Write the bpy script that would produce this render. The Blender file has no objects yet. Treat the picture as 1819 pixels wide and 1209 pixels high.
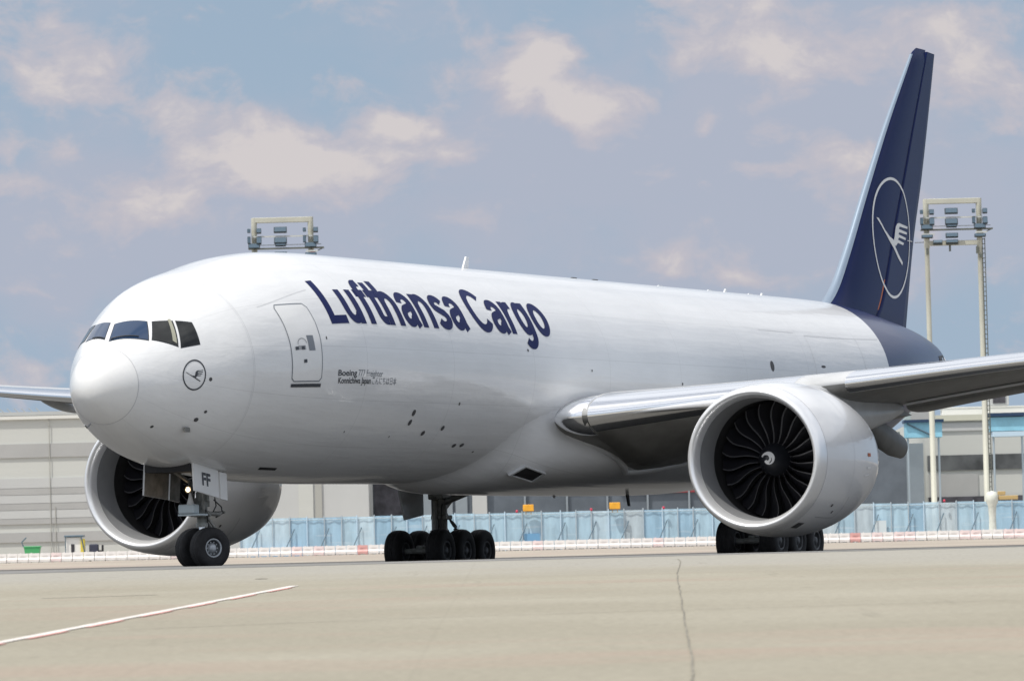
import bpy, bmesh, math, random
from mathutils import Vector, Matrix
R_ = math.radians
random.seed(7)
scene = bpy.context.scene
COL = scene.collection

# ------------------------------------------------------------------ camera
CAM = Vector((-111.494, -62.407, -1.396))
YAW, PITCH, ROLL, FPX = 0.427532, 0.0536865, -0.0246986, 9096.74
dv = Vector((math.cos(PITCH)*math.cos(YAW), math.cos(PITCH)*math.sin(YAW), math.sin(PITCH)))
rv = Vector((dv.y, -dv.x, 0)).normalized(); uv = rv.cross(dv)
r2 = math.cos(ROLL)*rv + math.sin(ROLL)*uv
u2 = -math.sin(ROLL)*rv + math.cos(ROLL)*uv
cd = bpy.data.cameras.new('camera'); cam = bpy.data.objects.new('camera', cd); COL.objects.link(cam)
cam.matrix_world = Matrix(((r2.x, u2.x, -dv.x, CAM.x), (r2.y, u2.y, -dv.y, CAM.y), (r2.z, u2.z, -dv.z, CAM.z), (0, 0, 0, 1)))
cd.sensor_width = 36; cd.lens = FPX/1819*36; cd.clip_start = 1; cd.clip_end = 20000
scene.camera = cam
cd.dof.use_dof = True; cd.dof.focus_distance = 150; cd.dof.aperture_fstop = 4.0

# ground frame: lateral U (to the right), depth D (away from the photographer)
FD = Vector((math.cos(YAW), math.sin(YAW), 0)); FR = Vector((math.sin(YAW), -math.cos(YAW), 0))
def W(u, d, z): return Vector((CAM.x, CAM.y, 0)) + FR*u + FD*d + Vector((0, 0, z))
GP = [(-400, -3.6), (0, -3.0), (122, -.035), (126, 0), (205, .02), (300, 1.75), (380, 3.42), (420, 3.95), (480, 4.6), (600, 5.0), (9000, 5.0)]
def ground_z(d):
    for (a, za), (b, zb) in zip(GP, GP[1:]):
        if d <= b: return za + (zb-za)*(d-a)/(b-a)
    return GP[-1][1]

# ------------------------------------------------------------------ sun and sky
SUN = Vector((-.42, .20, .93)).normalized()
sd = bpy.data.lights.new('sun', 'SUN'); sd.energy = 3.6; sd.angle = R_(.53); sd.color = (1, .955, .88)
so = bpy.data.objects.new('sun', sd); COL.objects.link(so)
so.rotation_euler = SUN.to_track_quat('Z', 'Y').to_euler(); so.location = (0, 0, 60)
scene.view_settings.view_transform = 'Standard'; scene.view_settings.look = 'None'
scene.view_settings.exposure = 0.0; scene.view_settings.gamma = 1

class NT:
    def __init__(s, tree): s.t = tree; s.n = tree.nodes; s.l = tree.links
    def add(s, typ, **kw):
        n = s.n.new(typ)
        for k, v in kw.items(): setattr(n, k, v)
        return n
    def put(s, sock, v):
        if isinstance(v, bpy.types.NodeSocket): s.l.new(v, sock)
        else: sock.default_value = v
    def math(s, op, a, b=None, c=None, clamp=False):
        n = s.add('ShaderNodeMath', operation=op, use_clamp=clamp); s.put(n.inputs[0], a)
        if b is not None: s.put(n.inputs[1], b)
        if c is not None: s.put(n.inputs[2], c)
        return n.outputs[0]
    def vmath(s, op, a, b=None):
        n = s.add('ShaderNodeVectorMath', operation=op); s.put(n.inputs[0], a)
        if b is not None: s.put(n.inputs[1], b)
        return n.outputs['Value'] if op in ('DOT_PRODUCT', 'LENGTH', 'DISTANCE') else n.outputs[0]
    def noise(s, vec, scale, detail=4, rough=.5, out='Fac'):
        n = s.add('ShaderNodeTexNoise'); s.put(n.inputs['Vector'], vec); n.inputs['Scale'].default_value = scale
        n.inputs['Detail'].default_value = detail; n.inputs['Roughness'].default_value = rough; return n.outputs[out]
    def ramp(s, fac, a, b, lo=0., hi=1., smooth=True):
        n = s.add('ShaderNodeMapRange', interpolation_type='SMOOTHSTEP' if smooth else 'LINEAR')
        s.put(n.inputs['Value'], fac); n.inputs['From Min'].default_value = a; n.inputs['From Max'].default_value = b
        n.inputs['To Min'].default_value = lo; n.inputs['To Max'].default_value = hi; return n.outputs[0]
    def mix(s, f, a, b, blend='MIX'):
        n = s.add('ShaderNodeMix', data_type='RGBA', blend_type=blend); s.put(n.inputs[0], f)
        for i, v in ((6, a), (7, b)):
            s.put(n.inputs[i], v if isinstance(v, bpy.types.NodeSocket) else (*v, 1))
        return n.outputs[2]
    def scalev(s, vec, x, y, z):
        n = s.add('ShaderNodeMapping'); s.put(n.inputs['Vector'], vec); n.inputs['Scale'].default_value = (x, y, z); return n.outputs[0]

world = bpy.data.worlds.new('World'); scene.world = world; world.use_nodes = True
w = NT(world.node_tree); w.n.clear()
sky = w.add('ShaderNodeTexSky', sky_type='NISHITA'); sky.sun_disc = False
sky.sun_elevation = math.asin(SUN.z); sky.sun_rotation = math.atan2(SUN.x, SUN.y)
sky.altitude = 100; sky.air_density = 1.0; sky.dust_density = 1.5; sky.ozone_density = 2.0
tc = w.add('ShaderNodeTexCoord').outputs['Generated']
sep = w.add('ShaderNodeSeparateXYZ'); w.l.new(tc, sep.inputs[0]); elev = sep.outputs[2]
SKY_STR = .085
skyc = w.mix(1.0, sky.outputs[0], (SKY_STR,)*3, 'MULTIPLY')
# milky blue air towards the horizon
air = w.ramp(elev, .0, .45, .92, .0)
skyc = w.mix(air, skyc, (.36, .468, .605))
warp = w.noise(tc, 40, 3, .5, 'Color')
wv = w.vmath('ADD', tc, w.vmath('SCALE', w.vmath('SUBTRACT', warp, (.5, .5, .5)), None))
for n in w.n:
    if n.type == 'VECT_MATH' and n.operation == 'SCALE': n.inputs['Scale'].default_value = .012
cv = w.scalev(wv, 1, 1, 1.7)
n1 = w.noise(cv, 20, 8, .6); n2 = w.noise(cv, 36, 10, .62); n3 = w.noise(cv, 95, 6, .6)
def skydir(px, py):
    v = (dv + r2*((px-909.5)/FPX) - u2*((py-604.5)/FPX)); return v.normalized()
# cumulus banks: direction (as seen over the apron), angular radii, strength
def field(lst):
    out = None
    for px, py, rx, rz, k in lst:
        dd = w.vmath('MULTIPLY', w.vmath('SUBTRACT', wv, tuple(skydir(px, py))), (FPX/rx/1.22, FPX/rx/1.22, FPX/rz/1.22))
        g = w.math('MULTIPLY', w.math('POWER', 2.718, w.math('MULTIPLY', w.math('POWER', w.vmath('LENGTH', dd), 2.), -.8)), k)
        out = g if out is None else w.math('ADD', out, g)
    return out
veilf = field(((1450, 120, 420, 190, .75), (900, 430, 1300, 110, .55), (90, 150, 190, 130, .45), (480, 330, 330, 90, .40), (1050, 190, 260, 90, .40), (60, 500, 300, 130, .4), (1700, 330, 300, 200, .35)))
soft = w.ramp(w.math('ADD', veilf, w.math('MULTIPLY', w.math('SUBTRACT', n1, .5), 2.2)), .05, .95, 0, .80)
skyc = w.mix(soft, skyc, (.445, .470, .565))
blobs = field(((80, 130, 120, 70, .60), (150, 60, 60, 40, .35), (140, 170, 60, 35, .35), (470, 265, 85, 48, 1.0), (430, 310, 130, 38, .75), (290, 365, 110, 32, .60), (300, 185, 70, 26, .45), (560, 290, 60, 28, .5),
               (975, 105, 45, 38, 1.0), (930, 150, 42, 42, .85), (895, 195, 26, 26, .8), (1030, 200, 50, 26, .85), (1130, 175, 60, 26, .55), (705, 215, 36, 16, .85), (772, 228, 16, 14, .7), (790, 275, 60, 22, .65), (670, 260, 60, 40, .4),
               (1400, 110, 62, 44, 1.0), (1330, 20, 110, 50, .75), (1210, 100, 80, 34, .6), (1265, 205, 22, 18, .95), (1310, 195, 50, 30, .5), (1480, 280, 80, 26, .7), (1480, 360, 70, 32, .65), (1330, 295, 34, 14, .5), (1700, 40, 110, 50, .5), (1780, 110, 90, 60, .55), (1660, 190, 70, 40, .45), (1740, 235, 40, 16, .5),
               (15, 310, 40, 22, .75), (135, 265, 22, 14, .6), (60, 250, 50, 16, .4), (600, 150, 55, 34, .35), (1190, 470, 40, 22, .6), (1300, 495, 50, 20, .6), (1010, 470, 36, 16, .45), (1480, 500, 120, 26, .5), (80, 560, 160, 50, .4), (10, 660, 120, 30, .5)))
fl = w.math('ADD', w.math('ADD', blobs, w.math('MULTIPLY', w.math('SUBTRACT', n2, .5), 2.7)), w.math('MULTIPLY', w.math('SUBTRACT', n3, .5), 1.4))
body = w.ramp(fl, .16, .72, 0, .80)
edge = w.ramp(fl, .60, 1.10, 0, .85)
# bright clouds added out of view, for reflections and fill on the shaded side
behind = w.math('MULTIPLY', w.ramp(w.vmath('DOT_PRODUCT', tc, tuple(-FD)), -.1, .45, 0, .75), w.ramp(elev, .02, .12, .35, 1))
hi = w.math('MULTIPLY', w.ramp(w.noise(w.scalev(tc, 1, 1, 1.6), 3.2, 7, .55), .34, .56, .15, .95), w.math('MAXIMUM', w.ramp(elev, .17, .30, 0, 1), behind))
skyc = w.mix(body, skyc, (.54, .515, .565))
skyc = w.mix(edge, skyc, (.67, .625, .62))
skyc = w.mix(hi, skyc, (.95, .98, 1.04))
glow = w.ramp(w.vmath('DOT_PRODUCT', tc, tuple(SUN)), .72, 1.0, 0, .8)
skyc = w.mix(glow, skyc, (1.5, 1.47, 1.4))
bg = w.add('ShaderNodeBackground'); w.l.new(skyc, bg.inputs[0]); bg.inputs[1].default_value = 1.0
wo = w.add('ShaderNodeOutputWorld'); w.l.new(bg.outputs[0], wo.inputs[0])

# ------------------------------------------------------------------ materials
def mat(name, col, rough=.5, metal=0., coat=0., var=0., vscale=3., bump=0., bscale=20., spec=.5, emit=None, estr=0., stretch=(1, 1, 1)):
    m = bpy.data.materials.new(name); m.use_nodes = True; t = NT(m.node_tree); b = t.n['Principled BSDF']
    co = t.add('ShaderNodeTexCoord').outputs['Object']; v = t.scalev(co, *stretch)
    if var:
        n = t.noise(v, vscale, 6, .6); f = t.ramp(n, .3, .7)
        c = t.mix(f, tuple(max(0, x*(1-var)) for x in col), tuple(min(1, x*(1+var)) for x in col)); t.l.new(c, b.inputs['Base Color'])
    else: b.inputs['Base Color'].default_value = (*col, 1)
    b.inputs['Roughness'].default_value = rough; b.inputs['Metallic'].default_value = metal
    b.inputs['Coat Weight'].default_value = coat; b.inputs['Coat Roughness'].default_value = .08
    b.inputs['Specular IOR Level'].default_value = spec
    if bump:
        bn = t.add('ShaderNodeBump'); bn.inputs['Strength'].default_value = bump; bn.inputs['Distance'].default_value = .05
        t.l.new(t.noise(v, bscale, 3), bn.inputs['Height']); t.l.new(bn.outputs[0], b.inputs['Normal'])
    if emit: b.inputs['Emission Color'].default_value = (*emit, 1); b.inputs['Emission Strength'].default_value = estr
    return m
def skin(name, col, lines=True, rough=.34, coat=.60, wave=.17):
    """aircraft paint: very slightly wavy panels, faint seams, a little grime"""
    m = bpy.data.materials.new(name); m.use_nodes = True; t = NT(m.node_tree); b = t.n['Principled BSDF']
    co = t.add('ShaderNodeTexCoord').outputs['Object']
    s = t.add('ShaderNodeSeparateXYZ'); t.l.new(co, s.inputs[0]); X, Y, Z = s.outputs
    c = t.mix(t.ramp(t.noise(t.scalev(co, .35, 1, 1), 1.1, 7, .62), .35, .75), col, tuple(x*.93 for x in col))
    streak = t.ramp(t.noise(t.scalev(co, .5, 5, 5), 1.4, 5, .7), .60, .80, 0, .16)
    c = t.mix(streak, c, tuple(x*v for x, v in zip(col, (.72, .69, .64))))
    if lines:
        fx = t.math('ABSOLUTE', t.math('SUBTRACT', t.math('FRACT', t.math('DIVIDE', t.math('ADD', X, 1.2), 5.35)), .5))
        lx = t.ramp(fx, .4978, .4992, 0, 1, False)
        ang = t.math('ARCTAN2', t.math('SUBTRACT', Z, t.math('MULTIPLY_ADD', X, .01296, 5.236)), t.math('MULTIPLY', Y, -1))
        fa = t.math('ABSOLUTE', t.math('SUBTRACT', t.math('FRACT', t.math('DIVIDE', t.math('ADD', ang, .33), .46)), .5))
        la = t.ramp(fa, .493, .499, 0, 1, False)
        f = t.math('MULTIPLY', t.math('MAXIMUM', lx, la), .42)
        c = t.mix(f, c, tuple(x*.45 for x in col))
    t.l.new(c, b.inputs['Base Color'])
    b.inputs['Roughness'].default_value = rough; b.inputs['Coat Weight'].default_value = coat; b.inputs['Coat Roughness'].default_value = .06
    bn = t.add('ShaderNodeBump'); bn.inputs['Strength'].default_value = wave; bn.inputs['Distance'].default_value = .12
    h = t.math('ADD', t.noise(t.scalev(co, .10, 1.5, 1.5), 1.5, 3), t.math('MULTIPLY', t.noise(t.scalev(co, .9, 2, 2), 3, 2), .16))
    t.l.new(h, bn.inputs['Height']); t.l.new(bn.outputs[0], b.inputs['Normal'])
    t.l.new(bn.outputs[0], b.inputs['Coat Normal'])
    return m

M = {}
M['white'] = skin('white_aircraft_paint', (.71, .72, .735))
M['radome'] = skin('radome_paint', (.73, .735, .74), lines=False, rough=.34, wave=.01)
M['bluegloss'] = skin('dark_blue_gloss_paint', (.007, .016, .085), lines=False, rough=.3, coat=.16, wave=.06)
M['bluegloss'].node_tree.nodes['Principled BSDF'].inputs['Specular IOR Level'].default_value = .25
M['blue'] = skin('dark_blue_paint', (.007, .016, .082), lines=False, rough=.36, coat=.07, wave=.03)
M['blue'].node_tree.nodes['Principled BSDF'].inputs['Specular IOR Level'].default_value = .07
M['letter'] = mat('lettering_blue', (.004, .010, .075), .45, spec=.10)
M['grey_letter'] = mat('lettering_grey', (.16, .18, .21), .4)
M['black_letter'] = mat('lettering_black', (.03, .035, .045), .4)
M['seam'] = mat('seam_grey', (.30, .31, .33), .6)
M['seam2'] = mat('radome_seam_grey', (.48, .49, .51), .6)
M['faint'] = mat('faint_seam', (.55, .56, .58), .5)
M['dark'] = mat('dark_opening', (.012, .012, .014), .7)
M['vent'] = mat('vent_grey', (.06, .06, .065), .6)
M['glass'] = mat('cockpit_glass', (.008, .032, .085), .06, coat=.0, spec=.8)
M['sideglass'] = mat('side_window_glass', (.014, .015, .014), .10, spec=.6, var=.5, vscale=2)
M['chrome'] = mat('polished_slat_metal', (.95, .96, .98), .13, 1.)
M['satin'] = mat('satin_lip_metal', (.88, .89, .91), .28, .55)
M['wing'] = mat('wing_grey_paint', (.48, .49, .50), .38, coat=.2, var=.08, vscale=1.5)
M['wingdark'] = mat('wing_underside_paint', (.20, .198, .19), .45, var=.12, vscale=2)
M['nacelle'] = skin('nacelle_white_paint', (.70, .71, .73), lines=False, rough=.32, wave=.03)
M['liner'] = mat('intake_liner', (.20, .205, .215), .5, var=.05)
M['linerdark'] = mat('fan_case_dark', (.03, .03, .032), .6)
M['blade'] = mat('fan_blade_composite', (.018, .018, .022), .30, coat=.2)
M['bladeedge'] = mat('fan_blade_metal_edge', (.27, .27, .285), .38, .7)
M['spin'] = mat('spinner_black', (.018, .02, .025), .35)
M['whitemark'] = mat('white_marking', (.78, .78, .78), .5)
M['steel'] = mat('gear_steel', (.20, .20, .19), .5, .3, var=.3, vscale=6)
M['gear'] = mat('gear_paint', (.22, .23, .22), .5, var=.25, vscale=5)
M['oleo'] = mat('polished_oleo', (.8, .8, .82), .15, 1.)
M['tyre'] = mat('tyre_rubber', (.014, .014, .016), .75, var=.3, vscale=8, bump=.2, bscale=30)
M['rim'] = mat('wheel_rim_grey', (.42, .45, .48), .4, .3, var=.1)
M['rimd2'] = mat('main_wheel_dark_rim', (.12, .125, .135), .5, .3)  # darker rim colour used on the main wheels
M['rimdark'] = mat('wheel_rim_recess', (.07, .075, .08), .5, .3)
M['doorin'] = mat('gear_door_inside', (.17, .155, .135), .55, var=.35, vscale=3)
M['hot'] = mat('exhaust_metal', (.16, .145, .13), .4, .8, var=.2)
M['lamp'] = mat('taxi_lamp_glow', (1, .8, .55), .3, emit=(1, .72, .42), estr=9)
M['lens'] = mat('lamp_lens', (.7, .72, .75), .1, spec=1)
M['hose'] = mat('black_hose', (.02, .02, .022), .5)
M['silverpaint'] = mat('silver_blue_paint', (.27, .34, .43), .3, .4, coat=.3)
M['orange'] = mat('orange_brown_paint', (.45, .11, .03), .5)

# ------------------------------------------------------------------ object helpers
def tag(o, label=None, cat=None, group=None, kind=None):
    if label: o['label'] = label
    if cat: o['category'] = cat
    if group: o['group'] = group
    if kind: o['kind'] = kind
    return o
def empty(name, loc=(0, 0, 0), rz=0, label=None, cat=None, group=None):
    o = bpy.data.objects.new(name, None); COL.objects.link(o); o.location = loc; o.rotation_euler = (0, 0, rz)
    o.empty_display_size = .3
    return tag(o, label, cat, group)
def link(o, parent=None):
    COL.objects.link(o)
    if parent is not None: o.parent = parent
    return o
class MB:
    """collects geometry for ONE mesh object"""
    def __init__(s): s.v = []; s.f = []; s.m = []; s.sm = []
    def raw(s, v, f, mi=0, smooth=False):
        o = len(s.v); s.v += [tuple(p) for p in v]; s.f += [tuple(i+o for i in q) for q in f]
        s.m += [mi]*len(f); s.sm += [smooth]*len(f); return s
    def box(s, c, size, rot=None, mi=0, bev=0.):
        x, y, z = (k/2 for k in size); rot = rot or Matrix.Identity(3); c = Vector(c)
        if bev > 0:
            b = min(bev, x*.9, y*.9, z*.9); vs = []; 
            bm = bmesh.new(); bmesh.ops.create_cube(bm, size=1)
            for q in bm.verts: q.co = Vector((q.co.x*size[0], q.co.y*size[1], q.co.z*size[2]))
            bmesh.ops.bevel(bm, geom=bm.edges[:], offset=b, segments=2, affect='EDGES', profile=.5)
            bm.verts.index_update()
            s.raw([c+rot@q.co for q in bm.verts], [[q.index for q in f.verts] for f in bm.faces], mi); bm.free(); return s
        v = [c+rot@Vector((a*x, b*y, d*z)) for a in (-1, 1) for b in (-1, 1) for d in (-1, 1)]
        return s.raw(v, [(0, 1, 3, 2), (4, 6, 7, 5), (0, 4, 5, 1), (2, 3, 7, 6), (0, 2, 6, 4), (1, 5, 7, 3)], mi)
    def loft(s, rings, mi=0, closed=True, cap=(True, True), smooth=True):
        n = len(rings[0]); v = [p for r in rings for p in r]; f = []
        for i in range(len(rings)-1):
            for j in range(n if closed else n-1):
                k = (j+1) % n; f.append((i*n+j, i*n+k, (i+1)*n+k, (i+1)*n+j))
        s.raw(v, f, mi, smooth)
        if closed and cap[0]: s.raw(rings[0], [tuple(range(n))[::-1]], mi)
        if closed and cap[1]: s.raw(rings[-1], [tuple(range(n))], mi)
        return s
    def tube(s, pts, r, n=12, mi=0, cap=(True, True)):
        pts = [Vector(p) for p in pts]; rr = r if isinstance(r, (list, tuple)) else [r]*len(pts)
        rings = []; prev = None
        for i, p in enumerate(pts):
            t = (pts[min(i+1, len(pts)-1)]-pts[max(i-1, 0)]).normalized()
            a = prev if prev is not None else (Vector((0, 0, 1)) if abs(t.z) < .9 else Vector((1, 0, 0)))
            b = t.cross(a).normalized(); a = b.cross(t).normalized(); prev = a
            rings.append([p+(a*math.cos(2*math.pi*k/n)+b*math.sin(2*math.pi*k/n))*rr[i] for k in range(n)])
        return s.loft(rings, mi, cap=cap)
    def revolve(s, prof, o, ax=(1, 0, 0), n=64, mi=0, cap=(False, False), smooth=True):
        """prof: (distance along axis, radius)"""
        ax = Vector(ax).normalized(); a = Vector((0, 0, 1)) if abs(ax.z) < .9 else Vector((1, 0, 0)); b = ax.cross(a).normalized(); a = b.cross(ax); o = Vector(o)
        rings = [[o+ax*x+(a*math.cos(2*math.pi*k/n)+b*math.sin(2*math.pi*k/n))*r for k in range(n)] for x, r in prof]
        return s.loft(rings, mi, cap=cap, smooth=smooth)
    def prism(s, poly, o, ex, ey, depth, mi=0):
        """2-D outline in the plane (ex, ey) at o, given a thickness along their normal"""
        ex = Vector(ex); ey = Vector(ey); nn = ex.cross(ey).normalized(); o = Vector(o)
        a = [o+ex*x+ey*y-nn*depth/2 for x, y in poly]; b = [p+nn*depth for p in a]; n = len(poly)
        return s.raw(a+b, [tuple(range(n))[::-1], tuple(range(n, 2*n))]+[(i, (i+1) % n, n+(i+1) % n, n+i) for i in range(n)], mi)
    def build(s, name, mats, parent=None, auto=40):
        me = bpy.data.meshes.new(name); me.from_pydata([tuple(p) for p in s.v], [], s.f)
        for m in (mats if isinstance(mats, (list, tuple)) else [mats]): me.materials.append(M[m] if isinstance(m, str) else m)
        for p, mi, sm in zip(me.polygons, s.m, s.sm): p.material_index = mi; p.use_smooth = sm
        me.update(); o = bpy.data.objects.new(name, me); return link(o, parent)
def interp(xs, ys, x):
    """monotone cubic"""
    n = len(xs); h = [xs[i+1]-xs[i] for i in range(n-1)]; d = [(ys[i+1]-ys[i])/h[i] for i in range(n-1)]; m = [0.]*n; m[0] = d[0]
    for i in range(1, n-1):
        if d[i-1]*d[i] > 0:
            w1 = 2*h[i]+h[i-1]; w2 = h[i]+2*h[i-1]; m[i] = (w1+w2)/(w1/d[i-1]+w2/d[i])
    if x <= xs[0]: return ys[0]
    if x >= xs[-1]: return ys[-1]
    i = max(k for k in range(n-1) if xs[k] <= x); u = (x-xs[i])/h[i]
    return (2*u**3-3*u**2+1)*ys[i]+(u**3-2*u**2+u)*h[i]*m[i]+(3*u**2-2*u**3)*ys[i+1]+(u**3-u**2)*h[i]*m[i+1]

# ================================================================== THE FREIGHTER
# aircraft frame: x = metres aft of the nose, y = starboard (port is -y), z = up
NS = [math.sqrt(v) for v in (0, .06, .25, .6, 1.2, 2.0, 3.0, 4.2, 5.6, 7.3, 9.2, 11.5)]
NT_ = [-.705, -.414, -.121, .177, .597, 1.121, 1.68, 2.222, 2.535, 2.865, 3.048, 3.1]
NB_ = [-.705, -.99, -1.222, -1.498, -1.819, -2.145, -2.475, -2.699, -2.871, -2.989, -3.065, -3.1]
NW_ = [0, .276, .566, .865, 1.206, 1.662, 2.086, 2.533, 2.776, 2.978, 3.084, 3.1]
TS = [43, 46, 49, 52, 55, 58, 60, 61.4, 62.4]
TT = [3.1, 3.1, 3.08, 2.95, 2.70, 2.42, 2.15, 1.88, 1.55]
TB = [-3.1, -3.02, -2.65, -2.05, -1.3, -.5, .05, .45, .8]
TW = [3.1, 3.08, 2.95, 2.65, 2.15, 1.5, 1.0, .62, .30]
def dims(s):
    if s < 11.5:
        q = math.sqrt(max(s, 0)); return interp(NS, NT_, q), interp(NS, NB_, q), interp(NS, NW_, q)
    if s > 43: return interp(TS, TT, s), interp(TS, TB, s), interp(TS, TW, s)
    return 3.1, -3.1, 3.1
def axz(s): return 5.236+.012956*s
def surf0(s, a):
    """a = degrees above horizontal on the port side (90 = crown, -90 = keel)"""
    t, b, wd = dims(s); a = R_(a)
    return Vector((s, -wd*math.cos(a), axz(s)+(t+b)/2+(t-b)/2*math.sin(a)))
def surf(s, a, off=0.):
    p = surf0(s, a)
    if off:
        e = .01; ds = surf0(s+e, a)-surf0(max(s-e, 0), a); da = surf0(s, a+.1)-surf0(s, a-.1)
        n = da.cross(ds).normalized(); c = Vector((s, 0, axz(s)))
        if n.dot(p-c) < 0: n = -n
        p = p+n*off
    return p
ROOT = empty('cargo_airplane', (0, 0, 0), label='white twin-engine cargo jet with dark blue tail taxiing on the apron', cat='airplane')
def rings(slist, n=160): return [[surf0(s, 360*k/n-180) for k in range(n)] for s in slist]
def lin(a, b, n): return [a+(b-a)*i/(n-1) for i in range(n)]
SR, SB = .779, 49.55
mb = MB(); mb.loft(rings([SR*(i/26)**2 for i in range(27)][1:], 160), cap=(True, False)); mb.build('radome', 'radome', ROOT)
body_s = [SR+(11.5-SR)*(i/70)**1.3 for i in range(71)]+lin(12, 43, 50)+lin(43.5, SB, 16)
mb = MB(); mb.loft(rings(body_s, 192), cap=(False, False)); FUS = mb.build('fuselage', 'white', ROOT)
mb = MB(); mb.loft(rings(lin(SB, 62.4, 50), 160), cap=(False, True)); TAIL = mb.build('tail_cone', 'bluegloss', ROOT)

def strip(path, width, off, name, m, parent):
    """thin painted line lying on the skin"""
    P = [surf(s, a, off) for s, a in path]; N = [(surf(s, a, off+.05)-p).normalized() for (s, a), p in zip(path, P)]
    v = []
    for i, p in enumerate(P):
        t = (P[min(i+1, len(P)-1)]-P[max(i-1, 0)]).normalized(); sd = N[i].cross(t).normalized(); v += [p+sd*width/2, p-sd*width/2]
    mb = MB(); mb.raw(v, [(2*i, 2*i+1, 2*i+3, 2*i+2) for i in range(len(P)-1)], smooth=True); return mb.build(name, m, parent)
def dens(pts, n=12, closed=False):
    o = []; q = pts+([pts[0]] if closed else [])
    for a, b in zip(q, q[1:]): o += [(a[0]+(b[0]-a[0])*i/n, a[1]+(b[1]-a[1])*i/n) for i in range(n)]
    return o+[q[-1]]
def wrap_mesh(verts, faces, fn, stepx, stepy, name, m, parent):
    """flat outline cut finely and laid on the skin by fn(x, y)"""
    bm = bmesh.new(); vs = [bm.verts.new((x, y, 0)) for x, y in verts]
    for f in faces:
        try: bm.faces.new([vs[i] for i in f])
        except ValueError: pass
    bmesh.ops.triangulate(bm, faces=bm.faces[:])
    for ax, st in ((0, stepx), (1, stepy)):
        lo = min(v.co[ax] for v in bm.verts); hi = max(v.co[ax] for v in bm.verts); k = lo+st
        while k < hi:
            co = [0, 0, 0]; co[ax] = k; no = [0, 0, 0]; no[ax] = 1
            bmesh.ops.bisect_plane(bm, geom=bm.verts[:]+bm.edges[:]+bm.faces[:], plane_co=co, plane_no=no, dist=1e-6); k += st
    bm.verts.index_update(); mb = MB(); mb.raw([fn(v.co.x, v.co.y) for v in bm.verts], [[v.index for v in f.verts] for f in bm.faces], smooth=True); bm.free()
    return mb.build(name, m, parent)
def poly_patch(pts, off, name, m, parent, step=(.25, 4)):
    return wrap_mesh(pts, [tuple(range(len(pts)))], lambda x, y: surf(x, y, off), step[0], step[1], name, m, parent)
def quad_patch(c, off, name, m, parent, n=10, r=.0):
    """c: four corners (s, angle) tl, tr, br, bl; edges run straight in space between the corners"""
    C3 = [surf0(*q) for q in c]; v = []
    for i in range(n+1):
        for j in range(n+1):
            u, t = i/n, j/n; p = (C3[0]*(1-u)+C3[1]*u)*(1-t)+(C3[3]*(1-u)+C3[2]*u)*t
            T, B, Wd = dims(p.x); a = math.degrees(math.atan2((p.z-axz(p.x)-(T+B)/2)/((T-B)/2), -p.y/Wd))
            v.append(surf(p.x, a, off))
    f = [(i*(n+1)+j, (i+1)*(n+1)+j, (i+1)*(n+1)+j+1, i*(n+1)+j+1) for i in range(n) for j in range(n)]
    mb = MB(); mb.raw(v, f, smooth=True); return mb.build(name, m, parent)

# radome seam, band edge
strip([(SR+.006, a) for a in range(-180, 181, 3)], .022, .003, 'radome_seam', 'seam2', ROOT)
# faint door / skin seams on the forward fuselage
strip([(4.1, a) for a in range(-60, 70, 4)], .012, .002, 'skin_seam', 'faint', ROOT)
strip(dens([(5.0, 36.5), (7.6, 41.0)]), .022, .003, 'skin_seam', 'faint', ROOT)

strip(dens([(42.3, 31), (49.4, 30)]), .03, .003, 'skin_seam', 'faint', ROOT); strip(dens([(38.5, 33), (41.5, 32.6)]), .03, .003, 'skin_seam', 'faint', ROOT)
for s_ in (42.3, 47.0): strip([(s_, a) for a in range(31, -8, -3)], .02, .003, 'skin_seam', 'faint', ROOT)
# cockpit windows: corners (s, angle)
WIN = [('front', [(1.76, 96.0), (1.985, 68.0), (1.55, 52.0), (1.07, 87.5)]),
       ('side', [(2.06, 65.4), (2.42, 54.3), (2.07, 31.8), (1.63, 49.6)]),
       ('side', [(2.49, 52.6), (2.81, 44.6), (2.67, 26.8), (2.135, 29.6)])]
def shrink(c, k):
    ms = sum(p[0] for p in c)/4; ma = sum(p[1] for p in c)/4; return [(ms+(p[0]-ms)*k, ma+(p[1]-ma)*k) for p in c]
WIN = [(k_, [(q[0]-.045, q[1]-(1.8 if q[1] < 66 else 0)) for q in c_]) for k_, c_ in WIN]
WINS = list(WIN)+[('front', [(1.83, 103.5), (2.24, 124.5), (1.62, 131), (1.12, 97.2)]), ('side', [(2.30, 126.), (2.62, 134.), (2.3, 150.), (1.75, 134.)]), ('side', [(2.7, 136), (3.0, 142), (2.9, 156), (2.38, 152)])]
for kind, c in WINS:
    fr = quad_patch(shrink(c, 1.06), .004, 'window_frame', 'black_letter', ROOT)
    quad_patch(c, .010, 'cockpit_window', 'glass' if kind == 'front' else 'sideglass', fr)
# pale interior pillar seen through the side glass
quad_patch([(2.33, 56.5), (2.385, 54.9), (2.04, 32.6), (1.98, 36.5)], .012, 'window_post', mat('cabin_beige', (.30, .30, .24), .6), ROOT)
# wipers
for (a, b) in (((1.10, 86), (1.42, 60)), ((1.15, 98), (1.40, 118))):
    mb = MB(); pts = [surf(a[0]+(b[0]-a[0])*i/6, a[1]+(b[1]-a[1])*i/6, .03) for i in range(7)]; mb.tube(pts, .014, 6); mb.tube([surf(a[0]-.02, a[1], .0), pts[0]], .03, 6); mb.build('windshield_wiper', 'black_letter', ROOT)

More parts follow.
